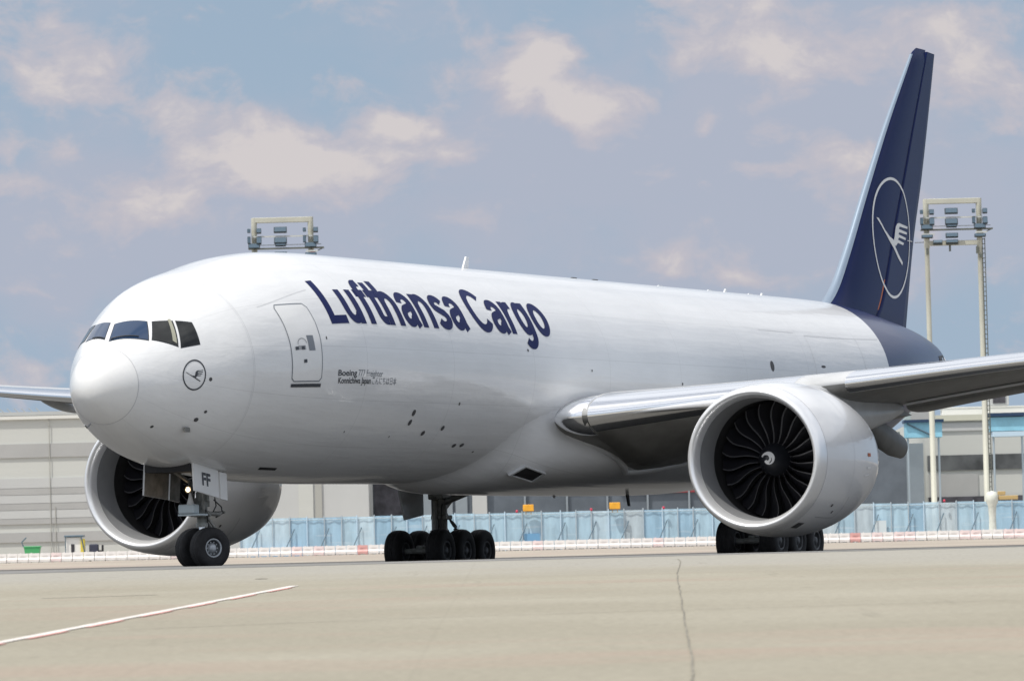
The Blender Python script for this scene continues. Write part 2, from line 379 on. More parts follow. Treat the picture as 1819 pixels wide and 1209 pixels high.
# main entry door on the port side
DO = [(5.74, 35.6), (6.92, 33.0), (7.06, 30.5), (7.12, 22), (7.13, 13), (7.08, 0), (7.06, -7.4), (6.95, -9.0), (5.80, -8.4), (5.70, -6.8), (5.72, 12.0), (5.70, 24), (5.66, 33.6)]
DOOR = poly_patch(DO, .006, 'entry_door', 'radome', ROOT)
strip(dens(DO, 6, True), .030, .010, 'door_outline', 'grey_letter', DOOR)
poly_patch([(6.50, 15.4), (6.80, 15.0), (6.80, 7.0), (6.52, 7.2)], .012, 'door_grip', 'grey_letter', DOOR)
poly_patch([(6.05, 10.5), (6.38, 10.2), (6.38, 8.0), (6.05, 8.3)], .012, 'door_handle', 'seam', DOOR)
strip([(6.05+.2*(1-math.cos(t/6*3.1)), 11.2+3.0*math.sin(t/6*3.1)) for t in range(7)], .03, .012, 'handle_arrow', 'seam', DOOR)
for (s, a) in ((5.98, 9.2), (6.25, 9.0), (6.3, 2.0)): poly_patch([(s-.07, a+.9), (s+.07, a+.9), (s+.07, a-.9), (s-.07, a-.9)], .016, 'door_placard', 'black_letter', DOOR)
poly_patch([(5.68, -9.7), (7.06, -10.3), (7.06, -12.1), (5.68, -11.5)], .014, 'door_sill', 'black_letter', ROOT)

# lettering -------------------------------------------------
def text_mesh(body, bold=0., space=1., ext=None):
    cu = bpy.data.curves.new('t', 'FONT'); cu.body = body; cu.offset = bold; cu.space_character = space; cu.resolution_u = 6
    o = bpy.data.objects.new('t', cu); COL.objects.link(o); bpy.context.view_layer.update()
    me = bpy.data.meshes.new_from_object(o.evaluated_get(bpy.context.evaluated_depsgraph_get()))
    V = [(v.co.x, v.co.y) for v in me.vertices]; F = [tuple(p.vertices) for p in me.polygons]
    bpy.data.objects.remove(o); bpy.data.curves.remove(cu); bpy.data.meshes.remove(me)
    return V, F
def lay_text(body, s0, s1, ang0, cap, name, m, bold=0., drop=0., space=1., parent=None, capref=None, off=.006):
    V, F = text_mesh(body, bold, space); x0 = min(v[0] for v in V); x1 = max(v[0] for v in V)
    VL, _ = text_mesh(capref or body[0], bold); y0 = min(v[1] for v in VL); y1 = max(v[1] for v in VL)
    V = [((x-x0)/(x1-x0)*(s1-s0)+s0, (y-y0)/(y1-y0)*cap) for x, y in V]
    fn = lambda x, y: surf(x, ang0+drop*(x-s0)+math.degrees(y/3.1), off)
    return wrap_mesh(V, F, fn, .8, .12, name, m, parent or ROOT)
# the airline's heavy grotesque, drawn as strokes (x, y in cap heights)
def arc(cx, cy, rx, ry, a0, a1, n=18): return [(cx+rx*math.cos(R_(a0+(a1-a0)*i/n)), cy+ry*math.sin(R_(a0+(a1-a0)*i/n))) for i in range(n+1)]
SV, SH = .20, .17
ARCH = [(.10, .44)]+arc(.30, .42, .205, .245, 150, 0, 14)+[(.505, 0)]
GL = {'L': (.64, [[(.1, 0), (.1, 1)], [(.0, .085), (.60, .085)]]),
      'u': (.68, [[(.1, .74), (.1, .33)]+arc(.295, .32, .195, .235, 180, 330, 14), [(.505, .74), (.505, 0)]]),
      'f': (.42, [[(.44, .925), (.36, .925)]+arc(.36, .77, .155, .155, 95, 180, 8)+[(.205, 0)], [(.03, .665), (.42, .665)]]),
      't': (.42, [[(.205, .95), (.205, .24)]+arc(.345, .23, .14, .145, 190, 275, 8)+[(.42, .083)], [(.03, .665), (.42, .665)]]),
      'h': (.68, [[(.1, 0), (.1, 1)], ARCH]), 'n': (.68, [[(.1, 0), (.1, .74)], ARCH]),
      'a': (.65, [[(.09, .50)]+arc(.28, .50, .19, .175, 170, 0, 14)+[(.47, .14), (.53, .0)], [(.46, .43), (.30, .395)]+arc(.245, .225, .15, .15, 100, 330, 16)+[(.44, .20)]]),
      's': (.62, [arc(.295, .52, .185, .155, 20, 200, 12)+[(.19, .43), (.30, .385), (.42, .335)]+arc(.295, .215, .195, .145, 20, -160, 12)]),
      'C': (.84, [arc(.43, .5, .335, .425, 38, 322, 30)]), 'r': (.45, [[(.1, 0), (.1, .74)], [(.10, .40)]+arc(.33, .42, .21, .235, 150, 88, 8)+[(.42, .655)]]),
      'g': (.69, [arc(.30, .375, .20, .295, 0, 360, 26), [(.51, .74), (.51, .02)]+arc(.31, -.03, .20, .175, 0, -150, 14)]),
      'o': (.68, [arc(.33, .375, .235, .30, 0, 360, 28)]), ' ': (.26, [])}
def livery(word, s0, s1):
    total = sum(GL[c][0] for c in word); kx = (s1-s0)/total; x = 0; n = 0; mb = MB()
    for c in word:
        for path in GL[c][1]:
            P = []
            for a_, b_ in zip(path, path[1:]):
                m_ = max(1, int(math.hypot(b_[0]-a_[0], b_[1]-a_[1])/.05)); P += [(a_[0]+(b_[0]-a_[0])*i/m_, a_[1]+(b_[1]-a_[1])*i/m_) for i in range(m_)]
            P.append(path[-1]); closed = math.hypot(path[0][0]-path[-1][0], path[0][1]-path[-1][1]) < 1e-6; v = []
            for i, p in enumerate(P):
                a_ = P[i-1] if i else (P[-2] if closed else P[0]); b_ = P[i+1] if i < len(P)-1 else (P[1] if closed else P[-1])
                tx, ty = b_[0]-a_[0], b_[1]-a_[1]; l = math.hypot(tx, ty); tx /= l; ty /= l; hv = (SV*abs(ty)+SH*abs(tx))/(abs(tx)+abs(ty))/2
                for q in (-1, 1):
                    X = s0+(x+p[0]-ty*hv*q)*kx; Y = (p[1]+tx*hv*q)*1.45
                    v.append(surf(X, 20.0-.075*(X-s0)+math.degrees(Y/3.1), .005+.0012*(n % 5)))
            mb.raw(v, [(2*i, 2*i+1, 2*i+3, 2*i+2) for i in range(len(P)-1)], smooth=True); n += 1
        x += GL[c][0]
    mb.build('airline_lettering', 'letter', ROOT)
livery('Lufthansa Cargo', 7.93, 21.95)
lay_text('Boeing', 7.90, 8.90, -6.6, .165, 'small_lettering', 'black_letter', bold=.02)
lay_text('777 Freighter', 8.98, 10.40, -6.6, .165, 'small_lettering', 'grey_letter', drop=-.1, capref='7')
lay_text('Konnichiwa Japan', 7.93, 9.72, -10.4, .165, 'small_lettering', 'black_letter', bold=.02)
lay_text('\u3053\u3093\u306b\u3061\u306f\u65e5\u672c', 9.80, 11.25, -10.4, .165, 'small_lettering', 'grey_letter')

# crane emblem, drawn in a unit circle ----------------------------------
BIRD = [[(-.82, .27), (-.72, .262), (-.46, .09), (-.2, -.015), (-.02, -.05), (.10, -.165), (.30, -.275), (.56, -.395), (.53, -.445), (.28, -.345), (.04, -.215), (-.2, -.10), (-.48, .055)],
        [(.0, -.07), (.055, .01), (.085, .10), (.12, .17), (.20, .225), (.32, .245), (.86, .215), (.84, .178), (.36, .185), (.31, .145), (.82, .118), (.80, .080), (.34, .092), (.29, .055), (.76, .022), (.73, -.015), (.32, .004), (.26, -.035), (.64, -.070), (.58, -.108), (.25, -.09), (.12, -.155), (.05, -.12)]]
def ring_poly(r0, r1, n=64):
    v = []; f = []
    for k in range(n): a = 2*math.pi*k/n; v += [(r0*math.cos(a), r0*math.sin(a)), (r1*math.cos(a), r1*math.sin(a))]
    for k in range(n): j = (k+1) % n; f.append((2*k, 2*j, 2*j+1, 2*k+1))
    return v, f
v, f = ring_poly(.90, 1.0)
for b in BIRD:
    o = len(v); v = v+[(x*.9, y*1.05) for x, y in b]; f = f+[tuple(range(o, o+len(b)))]
NOSE_E = wrap_mesh(v, f, lambda x, y: surf(2.26+x*.34, 2.1+y*12.7, .006), .2, .2, 'nose_emblem', 'black_letter', ROOT)

# small ports, probes and vents on the skin
def dot(s, a, ls, la, m='vent', name='skin_port', off=.006):
    pts = [(s+ls*math.cos(t*math.pi/6), a+la*math.sin(t*math.pi/6)) for t in range(12)]
    return poly_patch(pts, off, name, m, ROOT)
for s, a, ls, la in ((2.74, -2.8, .05, 1.5), (2.80, -27.2, .05, 1.2), (2.63, -34.4, .07, 1.8), (12.78, -24.3, .10, 1.8), (12.79, -29.6, .10, 1.7), (15.0, -32.3, .10, 1.5),
                     (13.94, -35.5, .11, 1.5), (16.44, -42.9, .12, 1.3), (16.92, -42.5, .12, 1.3), (15.45, -18.8, .05, .9), (7.45, 12.9, .03, .9), (19.85, 10.5, .05, .8),
                     (1.6, -52, .04, 2), (38.48, 9.6, .16, 3.2), (43.0, 11.0, .2, .8), (12.0, -38, .03, .6), (18, -47, .06, .6), (9.2, -36, .03, .6), (24.2, 1.5, .04, .7), (31, -3.4, .05, .8)):
    dot(s, a, ls, la)
for s, a in ((2.50, -43.5),):   # angle vane
    mb = MB(); p = surf(s, a, .0); q = surf(s+.02, a, .10); mb.box((p+q)/2, (.26, .05, .12)); mb.build('pitot_probe', 'steel', ROOT)
mb = MB(); p = surf(.95, -118, 0); mb.tube([p, surf(.93, -118, .14), surf(.75, -118, .16)], .02, 8); mb.build('pitot_probe', 'seam', ROOT)
for a0, s0, l in ((-66.5, 6.8, .85),): poly_patch([(s0, a0+1.2), (s0+l, a0+2.0), (s0+l+.1, a0-.6), (s0+.1, a0-1.6)], .006, 'belly_vent', 'dark', ROOT)
# blade antennas on the crown and keel
def blade(s, a, h, l, name='blade_antenna', m='white', lean=.35):
    p = surf(s, a, -.03); n = (surf(s, a, .5)-surf(s, a, 0)).normalized(); x = Vector((1, 0, 0))
    q = n.cross(x); pr = [(0, 0), (l, 0), (l*.8+h*lean, h), (l*.35+h*lean, h)]
    mb = MB(); mb.prism([(u-l/2, v) for u, v in pr], p, x, n, .05); return mb.build(name, m, ROOT)
blade(22.3, 90, .40, .38); blade(42.2, 90, .16, .20); blade(45.4, 90, .13, .2)
for s in (30.3, 31.9): blade(s, 92, .10, .7, 'crown_beacon', 'vent', 0)
for s in (36.9, 41.0, 44.5): blade(s, 91, .09, .6, 'crown_fairing', 'white', 0)
mb = MB(); mb.tube([(28.0, 0, 2.45), (28.25, 0, 2.1)], [.1, .03], 8); mb.prism([(-.1, .3), (.15, .3), (.42, -.18), (.25, -.18)], (27.9, 0, 2.32), (1, 0, 0), (0, 0, 1), .05); mb.build('blade_antenna', 'white', ROOT)
mb = MB(); mb.prism([(-.12, .5), (.1, .5), (.34, -.35), (.22, -.35)], (33.6, 0, 2.25), (1, 0, 0), (0, 0, 1), .05); mb.build('blade_antenna', 'dark', ROOT)

# belly fairing -----------------------------------------------------
FS = [16.6, 18.2, 20, 22, 24.5, 28, 31.5, 34.5, 37.5, 40]
FW = [1.0, 1.75, 2.50, 3.10, 3.50, 3.74, 3.74, 3.6, 3.2, 1.6]
FB = [2.75, 2.34, 2.22, 2.20, 2.20, 2.22, 2.26, 2.32, 2.5, 3.0]
FT = [2.8, 3.05, 3.65, 4.25, 4.6, 4.7, 4.7, 4.5, 4.3, 3.4]
rg = []
FW = [.4, 1.15, 2.1, 3.0, 3.72, 4.10, 4.05, 3.8, 3.1, 1.2]; FU = [.3, .5, .75, .95, 1.15, 1.2, 1.2, 1.1, .9, .5]
def rsup(an, wd, up, dn, e=2.5):
    c, q = abs(math.cos(an)), math.sin(an); h = up if q > 0 else dn; return ((c/wd)**e+(abs(q)/h)**e)**(-1/e)
for s in lin(16.6, 40, 72):
    wd, b, up = interp(FS, FW, s), interp(FS, FB, s), interp(FS, FU, s); zc = 3.55; ring = []; dz = axz(s)-zc
    for k in range(144):
        an = 2*math.pi*k/144; q = math.sin(an)*dz; rf = q+math.sqrt(q*q-dz*dz+3.1*3.1)-.015
        rb = rsup(an, wd, up, zc-b); kk = .02+.75*min(1, max(0, (s-16.8)/3)); h = max(kk-abs(rf-rb), 0)/kk; r = max(rf, rb)+h*h*kk/4*(1 if rb > rf-.4 else 1)
        if rb < rf-kk: r = rf
        ring.append((s, math.cos(an)*r, zc+math.sin(an)*r))
    rg.append(ring)
def fpt(s_, an, off=0.):
    i = min(71, max(0, (s_-16.6)/(40-16.6)*71)); i0 = min(70, int(i)); f_ = i-i0; k = (an % 360)/2.5; k0 = int(k) % 144; g = k-int(k)
    P = [Vector(rg[i0+a_][(k0+b_) % 144]) for a_ in (0, 1) for b_ in (0, 1)]
    p = (P[0]*(1-g)+P[1]*g)*(1-f_)+(P[2]*(1-g)+P[3]*g)*f_
    n = (P[1]-P[0]).cross(P[2]-P[0]).normalized()
    if n.dot(p-Vector((s_, 0, 3.55))) < 0: n = -n
    return p+n*off
mb = MB(); mb.loft(rg, cap=(False, False)); BF = mb.build('belly_fairing', 'white', ROOT)
# ram air inlet on the fairing's lower front
def inlet():
    C4 = INLET
    o = [fpt(q[0], q[1], .10) for q in C4]; lo = [fpt(q[0], q[1], -.05) for q in C4]; c0 = sum(o, Vector())/4; i_ = [c0+(p-c0)*.86 for p in o]
    mb = MB(); mb.raw(o+i_, [(k, (k+1) % 4, 4+(k+1) % 4, 4+k) for k in range(4)]); mb.raw(lo+o, [(k, (k+1) % 4, 4+(k+1) % 4, 4+k) for k in range(4)])
    il = [c0+(p-c0)*.86 for p in lo]
    mb.raw(il+i_, [(k, (k+1) % 4, 4+(k+1) % 4, 4+k) for k in range(4)]); f_ = mb.build('air_inlet', 'wing', ROOT)
    mb = MB(); q = [c0+(p-c0)*.86+(fpt(*C4[0], .06)-fpt(*C4[0], .10)) for p in o]; mb.raw(q, [(0, 1, 2, 3)]); mb.build('inlet_opening', 'dark', f_)
INLET = [(20.53, 204.5), (20.88, 195.9), (21.92, 198.6), (21.95, 207.2)]
inlet()
# rolled edge where the fairing meets the wing's underside
EDGES = []
for sg in (-1, 1):
    EDGES.append(sg)
def fairing_edge(sg):
    pts = []
    for x in lin(22.2, 31.5, 48):
        last = None
        for an in lin(172, 245, 220):
            q = fpt(x, an); y = abs(q.y); xf = (x-WLE(y))/interp(WY, WCH, y)
            if xf <= 0 or xf > 1: continue
            dzv = wpt(y, xf, -1, 0, -1).z-q.z
            if last is not None and last < 0 <= dzv: pts.append((x, sg*(y-.03), q.z)); break
            last = dzv
    mb = MB(); N = len(pts)
    if N > 4: mb.tube(pts, [.02+.10*max(0, math.sin(math.pi*i/(N-1)))**.7 for i in range(N)], 14); mb.build('wing_fairing_edge', 'white', ROOT)

# wings -------------------------------------------------------------
def naca(x, t): return t/.2*(.2969*math.sqrt(x)-.126*x-.3516*x*x+.2843*x**3-.1036*x**4)
WY = [2.6, 4.0, 6.5, 10.0, 14.5, 20, 26, 31.0, 32.4]
WLE = lambda y: 21.9 if y < 4.0 else (21.3+.70*(y-4.0) if y < 31 else 40.2+1.1*(y-31))
WCH = [13.4, 12.4, 10.6, 8.4, 6.7, 5.0, 3.6, 2.5, 1.1]
WTK = [.135, .13, .12, .11, .10, .098, .095, .09, .08]
WIN_ = [2.6, 2.4, 1.8, 1.2, .6, 0, -.5, -1, -1]
def wing_z(y): return interp([2, 4, 10, 14.6, 20, 26, 32.6], [4.0, 4.22, 4.97, 5.56, 6.08, 6.68, 7.35], y)
def wpt(y, x, side, off=0., sg=-1):
    """x in 0..1 of the chord, side +1 upper, -1 lower; y is the distance from the centreline"""
    c = interp(WY, WCH, y); t = interp(WY, WTK, y); inc = R_(interp(WY, WIN_, y))
    lowk = .95+max(0, min(1, (x-.05)/.25))**1.5*max(0, min(.68, (9-y)/7))*(1-max(0, (x-.6)/.4))
    zt = naca(x, t)*c*(1.0 if side > 0 else lowk)*side; zt += side*off; X = x*c-(off if x < .02 else 0)
    cam_ = .012*c*math.sin(math.pi*min(1, x))
    zt += cam_
    return Vector((WLE(y)+X*math.cos(inc)+zt*math.sin(inc), sg*y, wing_z(y)-X*math.sin(inc)+zt*math.cos(inc)))
XS = [0, .003, .008, .016, .03, .05, .08, .12, .18, .26, .35, .45, .55, .65, .75, .85, .93, 1]
def wring(y, sg, xs=XS, off=0.):
    return [wpt(y, x, 1, off, sg) for x in reversed(xs)]+[wpt(y, x, -1, off, sg) for x in xs[1:]]
def make_wing(sg):
    mb = MB(); ys = [2.6, 3.4, 3.99]+lin(4.01, 31, 44)+[31.5, 32, 32.4]
    mb.loft([wring(y, sg) for y in ys], mi=0)
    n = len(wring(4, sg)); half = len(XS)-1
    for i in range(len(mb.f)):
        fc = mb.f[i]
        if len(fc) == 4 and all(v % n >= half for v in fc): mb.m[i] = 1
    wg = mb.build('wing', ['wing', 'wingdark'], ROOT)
    xs = [0]+[.115*(1-math.cos(math.pi/2*i/22)) for i in range(1, 23)]
    for y0, y1 in ((4.15, 9.05), (10.32, 30.6)):
        mb = MB(); rr = []
        for y in lin(y0, y1, 16 if y1 < 12 else 50):
            up = [wpt(y, x, 1, .012, sg) for x in reversed(xs)]; lo = [wpt(y, x, -1, .012, sg) for x in xs[1:] if x <= .049]+[wpt(y, .05, -1, .012, sg)]
            rr.append(up+lo+[wpt(y, .05, -1, -.16, sg), wpt(y, .115, 1, -.10, sg)])
        mb.loft(rr); mb.build('leading_edge_slat', 'chrome', wg)
    # polished fillet ahead of the wing root
    mb = MB(); rr = []; zc0 = (wpt(4.1, .05, 1, 0, sg).z+wpt(4.1, .05, -1, 0, sg).z)/2
    for i in range(19):
        t = i/18; y = 3.05+1.06*t; k = (1-(1-t)**2.2)**.6*.985+.015
        cx = 20.95+.46*t; ring = []
        for a in range(28):
            an = 2*math.pi*a/28; ring.append((cx+.95-math.cos(an)*(.95*(.35+.65*k)), sg*y, zc0-.10*(1-t)+math.sin(an)*.56*k))
        rr.append(ring)
    mb.loft(rr); mb.build('root_fillet', 'chrome', wg)
    # flaps, slightly drooped behind the box, with track fairings
    for y0, y1 in ((4.4, 9.3), (9.8, 22.0)):
        mb = MB(); rr = []
        for y in lin(y0, y1, 8):
            c = interp(WY, WCH, y); a = wpt(y, .80, -1, 0, sg); b = wpt(y, 1.0, -1, 0, sg)
            up = Vector((0, 0, 1)); a = a+Vector((0, 0, -.10)); b = b+Vector((.25, 0, -.038*c))
            pr = []
            for k in range(12):
                th = 2*math.pi*k/12; u = .5-.5*math.cos(th); pr.append(a+(b-a)*u+up*(math.sin(th)*.10*c*.22*(1-u*.85)))
            rr.append(pr)
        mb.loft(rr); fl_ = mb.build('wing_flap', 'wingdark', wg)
        mb = MB(); mb.tube([wpt(y, .80, -1, 0, sg)+Vector((-.05, 0, -.06)) for y in lin(y0, y1, 12)], .045, 8); mb.build('flap_edge', 'white', fl_)
    for y, l, x0 in ((5.6, 4.6, .62), (9.45, 4.6, .50), (14.2, 3.8, .55), (18.2, 3.4, .56), (22.4, 3.0, .58)):
        a = wpt(y, x0, -1, 0, sg); mb = MB(); rr = []
        if y == 9.45:
            for x_, zb, zt, wd in ((29.8, 4.0, 4.25, .05), (30.4, 3.62, 4.25, .18), (31.2, 3.28, 4.12, .25), (32.1, 3.08, 3.92, .26), (32.9, 3.02, 3.72, .24), (33.05, 3.08, 3.66, .20)):
                rr.append([(x_, sg*9.3+wd*math.cos(2*math.pi*k/16), (zb+zt)/2+(zt-zb)/2*math.sin(2*math.pi*k/16)) for k in range(16)])
            mb.loft(rr); mb.build('flap_track_fairing', 'wingdark', wg); continue
        dz = .62
        for i in range(20):
            t = i/19; h = dz*(math.sin(math.pi*min(1, t*.92+.03)))**.7*.5+.02
            wd = .24*(math.sin(math.pi*min(.97, max(.03, t))))**.5+.01; zc = a.z-.02-dz*.40*t-.10*t
            rr.append([(a.x+l*t, sg*y+wd*math.cos(2*math.pi*k/16), zc+h*.6*math.sin(2*math.pi*k/16)) for k in range(16)])
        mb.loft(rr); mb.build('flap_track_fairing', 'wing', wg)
    return wg
WP = make_wing(-1); WS = make_wing(1)
for sg in EDGES: fairing_edge(sg)

# engines -------------------------------------------------------------
EX, EY, EZ = 20.2, 9.62, 2.771
def make_engine(sg):
    o = Vector((EX, sg*EY, EZ)); tilt = Vector((1, -sg*.012, .012)).normalized()
    out = [(.42, 2.050), (.8, 2.105), (1.3, 2.150), (1.9, 2.178), (2.6, 2.175), (3.3, 2.13), (4.0, 2.045), (4.6, 1.94), (5.2, 1.81), (5.55, 1.72), (5.55, 1.66), (4.4, 1.60)]
    mb = MB()
    mb.revolve(out, o, tilt, 128)
    nac = mb.build('engine', 'nacelle', ROOT)
    lip = [(.425, 2.054), (.30, 2.030), (.18, 1.995), (.09, 1.958), (.03, 1.915), (.0, 1.872), (.012, 1.838), (.05, 1.800), (.12, 1.762), (.22, 1.728), (.36, 1.700)]
    mb = MB(); mb.revolve(lip, o, tilt, 128); mb.build('intake_lip', 'satin', nac)
    mb = MB(); mb.revolve([(.36, 1.699), (.6, 1.672), (.9, 1.655), (1.3, 1.652)], o, tilt, 128); mb.build('intake_duct', 'liner', nac)
    mb = MB(); mb.revolve([(1.3, 1.652), (1.34, 1.70), (2.0, 1.70), (2.6, 1.70), (2.6, .3)], o, tilt, 96); mb.build('fan_case', 'linerdark', nac)
    # spinner with its white spiral
    sp = [(1.12, .0), (1.125, .04), (1.17, .12), (1.27, .22), (1.42, .33), (1.62, .43), (1.85, .49), (2.1, .50)]
    mb = MB(); mb.revolve(sp, o, tilt, 48); S = mb.build('spinner', 'spin', nac)
    a1 = Vector((0, 0, 1)); b1 = tilt.cross(a1).normalized(); a1 = b1.cross(tilt)
    def sppt(r, th, off=.006):
        rs = [q[1] for q in sp]; xs_ = [q[0] for q in sp]; x = interp(rs[:7], xs_[:7], max(0, r)); return o+tilt*(x-off)+(a1*math.cos(th)+b1*math.sin(th))*(r+off*.5)
    v = []; N = 30
    for i in range(N+1):
        t = i/N; th = 5.4*t-1.2+(0 if sg < 0 else 2.0); rc = .20-.15*t; wd = .030+.035*math.sin(math.pi*min(1, t*.9)); v += [sppt(rc+wd, th), sppt(max(.0, rc-wd), th)]
    mb = MB(); mb.raw(v, [(2*i, 2*i+1, 2*i+3, 2*i+2) for i in range(N)]); mb.build('spinner_spiral', 'whitemark', nac)
    # wide chord swept fan blades
    NBL = 22; me0 = None
    mb = MB(); RA = 9; CH = 7; v = []
    for i in range(RA):
        q = i/(RA-1); r = .46+(1.632-.46)*q; st = R_(16+42*q**.9); c = .46+.14*math.sin(math.pi*q*.8)-.06*q
        sweep = .055*math.sin(2*math.pi*q*.85+.2)+.10*q*q; xo = 1.92-.07*math.sin(math.pi*q)+.05*q
        for j in range(CH):
            u = j/(CH-1)-.5; cam_ = .05*(1-(2*u)**2)
            ax = xo+u*c*math.cos(st)-cam_*math.sin(st)*.6; tg = u*c*math.sin(st)+cam_*math.cos(st)+sweep*1.1
            th = tg/max(r, .3)
            v.append(tilt*ax+(a1*math.cos(th)+b1*math.sin(th))*r)
    f1 = [(i*CH+j, (i+1)*CH+j, (i+1)*CH+j+1, i*CH+j+1) for i in range(RA-1) for j in range(1, CH-1)]
    f0 = [(i*CH, (i+1)*CH, (i+1)*CH+1, i*CH+1) for i in range(RA-1)]
    # narrow the metal edge strip
    for i in range(RA): v[i*CH+1] = v[i*CH]+(v[i*CH+1]-v[i*CH])*.42
    mb.raw(v, f1, 0, True); mb.raw(v, f0, 1, True)
    for k in range(NBL):
        if k == 0: b = mb.build('fan_blade', ['blade', 'bladeedge'], nac)
        else: b = link(bpy.data.objects.new('fan_blade', b.data), nac)
        b.matrix_local = Matrix.Translation(o) @ Matrix.Rotation(2*math.pi*(k+.3)/NBL, 4, tilt)
    # core nozzle and plug
    mb = MB(); mb.revolve([(4.2, 1.25), (5.0, 1.18), (5.8, 1.02), (6.5, .88), (6.5, .83), (5.8, .8)], o, tilt, 64)
    mb.revolve([(5.8, .62), (6.5, .56), (7.1, .38), (7.6, .16), (7.75, .02)], o, tilt, 40); mb.build('exhaust_nozzle', 'hot', nac)
    # cowl details
    def npt(x, th, off=.006):
        r = interp([q[0] for q in out[:10]], [q[1] for q in out[:10]], x); return o+tilt*x+(a1*math.cos(th)+b1*math.sin(th))*(r+off)
    def nline(pts, wd, name, m):
        P = [npt(x, t) for x, t in pts]; v = []
        for i, p in enumerate(P):
            t = (P[min(i+1, len(P)-1)]-P[max(i-1, 0)]).normalized(); nn = (p-o-tilt*(p-o).dot(tilt)).normalized(); s_ = nn.cross(t)*wd/2; v += [p+s_, p-s_]
        m_ = MB(); m_.raw(v, [(2*i, 2*i+1, 2*i+3, 2*i+2) for i in range(len(P)-1)], smooth=True); m_.build(name, m, nac)
    circ = lambda x: [(x, 2*math.pi*k/72) for k in range(73)]
    nline(circ(2.30), .012, 'cowl_seam', 'faint'); nline(circ(.43), .016, 'cowl_seam', 'seam')
    # port side = +b1?  angle measured from the top; pick the outboard / viewer side
    sd = 1 if b1.y < 0 else -1
    A = lambda dg: sd*R_(dg)
    nline([(1.1+i*.16, A(140-0*i)) for i in range(9)]+[(2.38+.16*math.sin(t/8*1.57), A(140-9*(1-math.cos(t/8*1.57)))) for t in range(1, 9)]+[(2.54, A(131-1.5*i)) for i in range(1, 8)], .018, 'cowl_door_seam', 'seam')
    nline([(.62, A(153)), (.78, A(152.5)), (.95, A(152))], .30, 'cowl_inlet', 'vent')
    for x, t in ((1.55, 128), (1.9, 134)): nline([(x, A(t)), (x+.10, A(t))], .09, 'cowl_latch', 'vent')
    nline([(3.55, A(98)), (3.95, A(98))], .07, 'cowl_placard', 'whitemark'); nline([(3.6, A(88)), (3.95, A(88))], .10, 'cowl_placard', 'orange'); nline([(3.4, A(104)), (3.9, A(103.5))], .04, 'cowl_placard', 'whitemark')
    # nacelle chine
    # pylon
    mb = MB(); rr = []
    st = [(22.3, 4.80, 4.86, .10), (23.2, 4.55, 4.92, .24), (24.6, 4.2, 4.97, .34), (26.0, 3.7, 4.97, .38), (27.5, 3.5, 4.85, .40), (29.2, 3.75, 4.75, .36), (31.0, 4.05, 4.7, .24), (32.3, 4.35, 4.6, .08)]
    for x, zb, zt, wd in st:
        rr.append([(x, sg*(EY-.02)+wd*math.cos(2*math.pi*k/16)**1, (zb+zt)/2+(zt-zb)/2*math.copysign(abs(math.sin(2*math.pi*k/16))**.6, math.sin(2*math.pi*k/16))) for k in range(16)])
    mb.loft(rr); mb.build('pylon', 'wing', ROOT)
    return nac
make_engine(-1); make_engine(1)

# tail surfaces ---------------------------------------------------------
FZ = [8.1, 8.55, 8.9, 9.38, 10.5, 13.0, 15.56, 18.4, 18.7]; FL = [48.9, 49.9, 50.9, 51.75, 52.95, 55.2, 57.6, 60.55, 60.85]
GZ = [8.1, 8.42, 11.48, 13.79, 18.47, 18.7]; GT = [59.02, 59.12, 60.12, 61.15, 62.92, 63.0]
def fle(z): return interp(FZ, FL, z)
def fte(z): return interp(GZ, GT, z)
def fth(z): return .102-.01*(z-8.4)/10.1
def fin_ring(z, xs=XS):
    le, c, th = fle(z), fte(z)-fle(z), fth(z)
    return [(le+x*c, -naca(x, th)*c, z) for x in reversed(xs)]+[(le+x*c, naca(x, th)*c, z) for x in xs[1:]]
XF = [0, .004, .012, .03, .06, .1, .16, .24, .32, .40, .48, .53, .552]
HG = .556
zs = lin(8.3, 18.30, 60)+[18.42, 18.52, 18.57]
def finr(z):
    r = fin_ring(z, XF)
    if z > 18.2:
        k = (z-18.2)/.37; mid = sum(p[0] for p in r)/len(r); r = [(p[0]+(.28*k*k if p[0] < mid else 0), p[1]*(1-k*.85), p[2]) for p in r]
    return r
mb = MB(); mb.loft([finr(z) for z in zs]); FIN = mb.build('vertical_fin', 'blue', ROOT)
XR = [HG, .6, .65, .72, .80, .88, .95, 1.0]
def rudr(z):
    le, c, th = fle(z), fte(z)-fle(z), fth(z)
    hh = lambda x: naca(HG, th)*c*(1-(x-HG)/(1-HG))+.012
    return [(le+x*c, -hh(x), z) for x in reversed(XR)]+[(le+x*c, hh(x), z) for x in XR]
mb = MB(); mb.loft([rudr(z) for z in lin(8.2, 18.50, 40)]); RUD = mb.build('rudder', 'blue', ROOT)
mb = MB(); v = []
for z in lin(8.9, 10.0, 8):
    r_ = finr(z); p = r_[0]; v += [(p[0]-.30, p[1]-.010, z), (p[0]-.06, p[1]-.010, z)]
mb.raw(v, [(2*i, 2*i+1, 2*i+3, 2*i+2) for i in range(7)]); mb.build('hinge_reflection', 'orange', RUD)  # orange-brown reflection streak, painted on along the rudder hinge
# bare leading edge strip
XL = [0, .003, .008, .014, .021, .028]
def lstrip(z):
    r = []; le, c, th = fle(z), fte(z)-fle(z), fth(z); xs = XL
    for x in reversed(xs): r.append((le+x*c-.008, -naca(x, th)*c-.010, z))
    for x in xs[1:]: r.append((le+x*c-.008, naca(x, th)*c+.010, z))
    return r
mb = MB(); mb.loft([lstrip(z) for z in lin(8.72, 18.3, 60)], closed=False); mb.build('fin_leading_edge', 'silverpaint', ROOT)
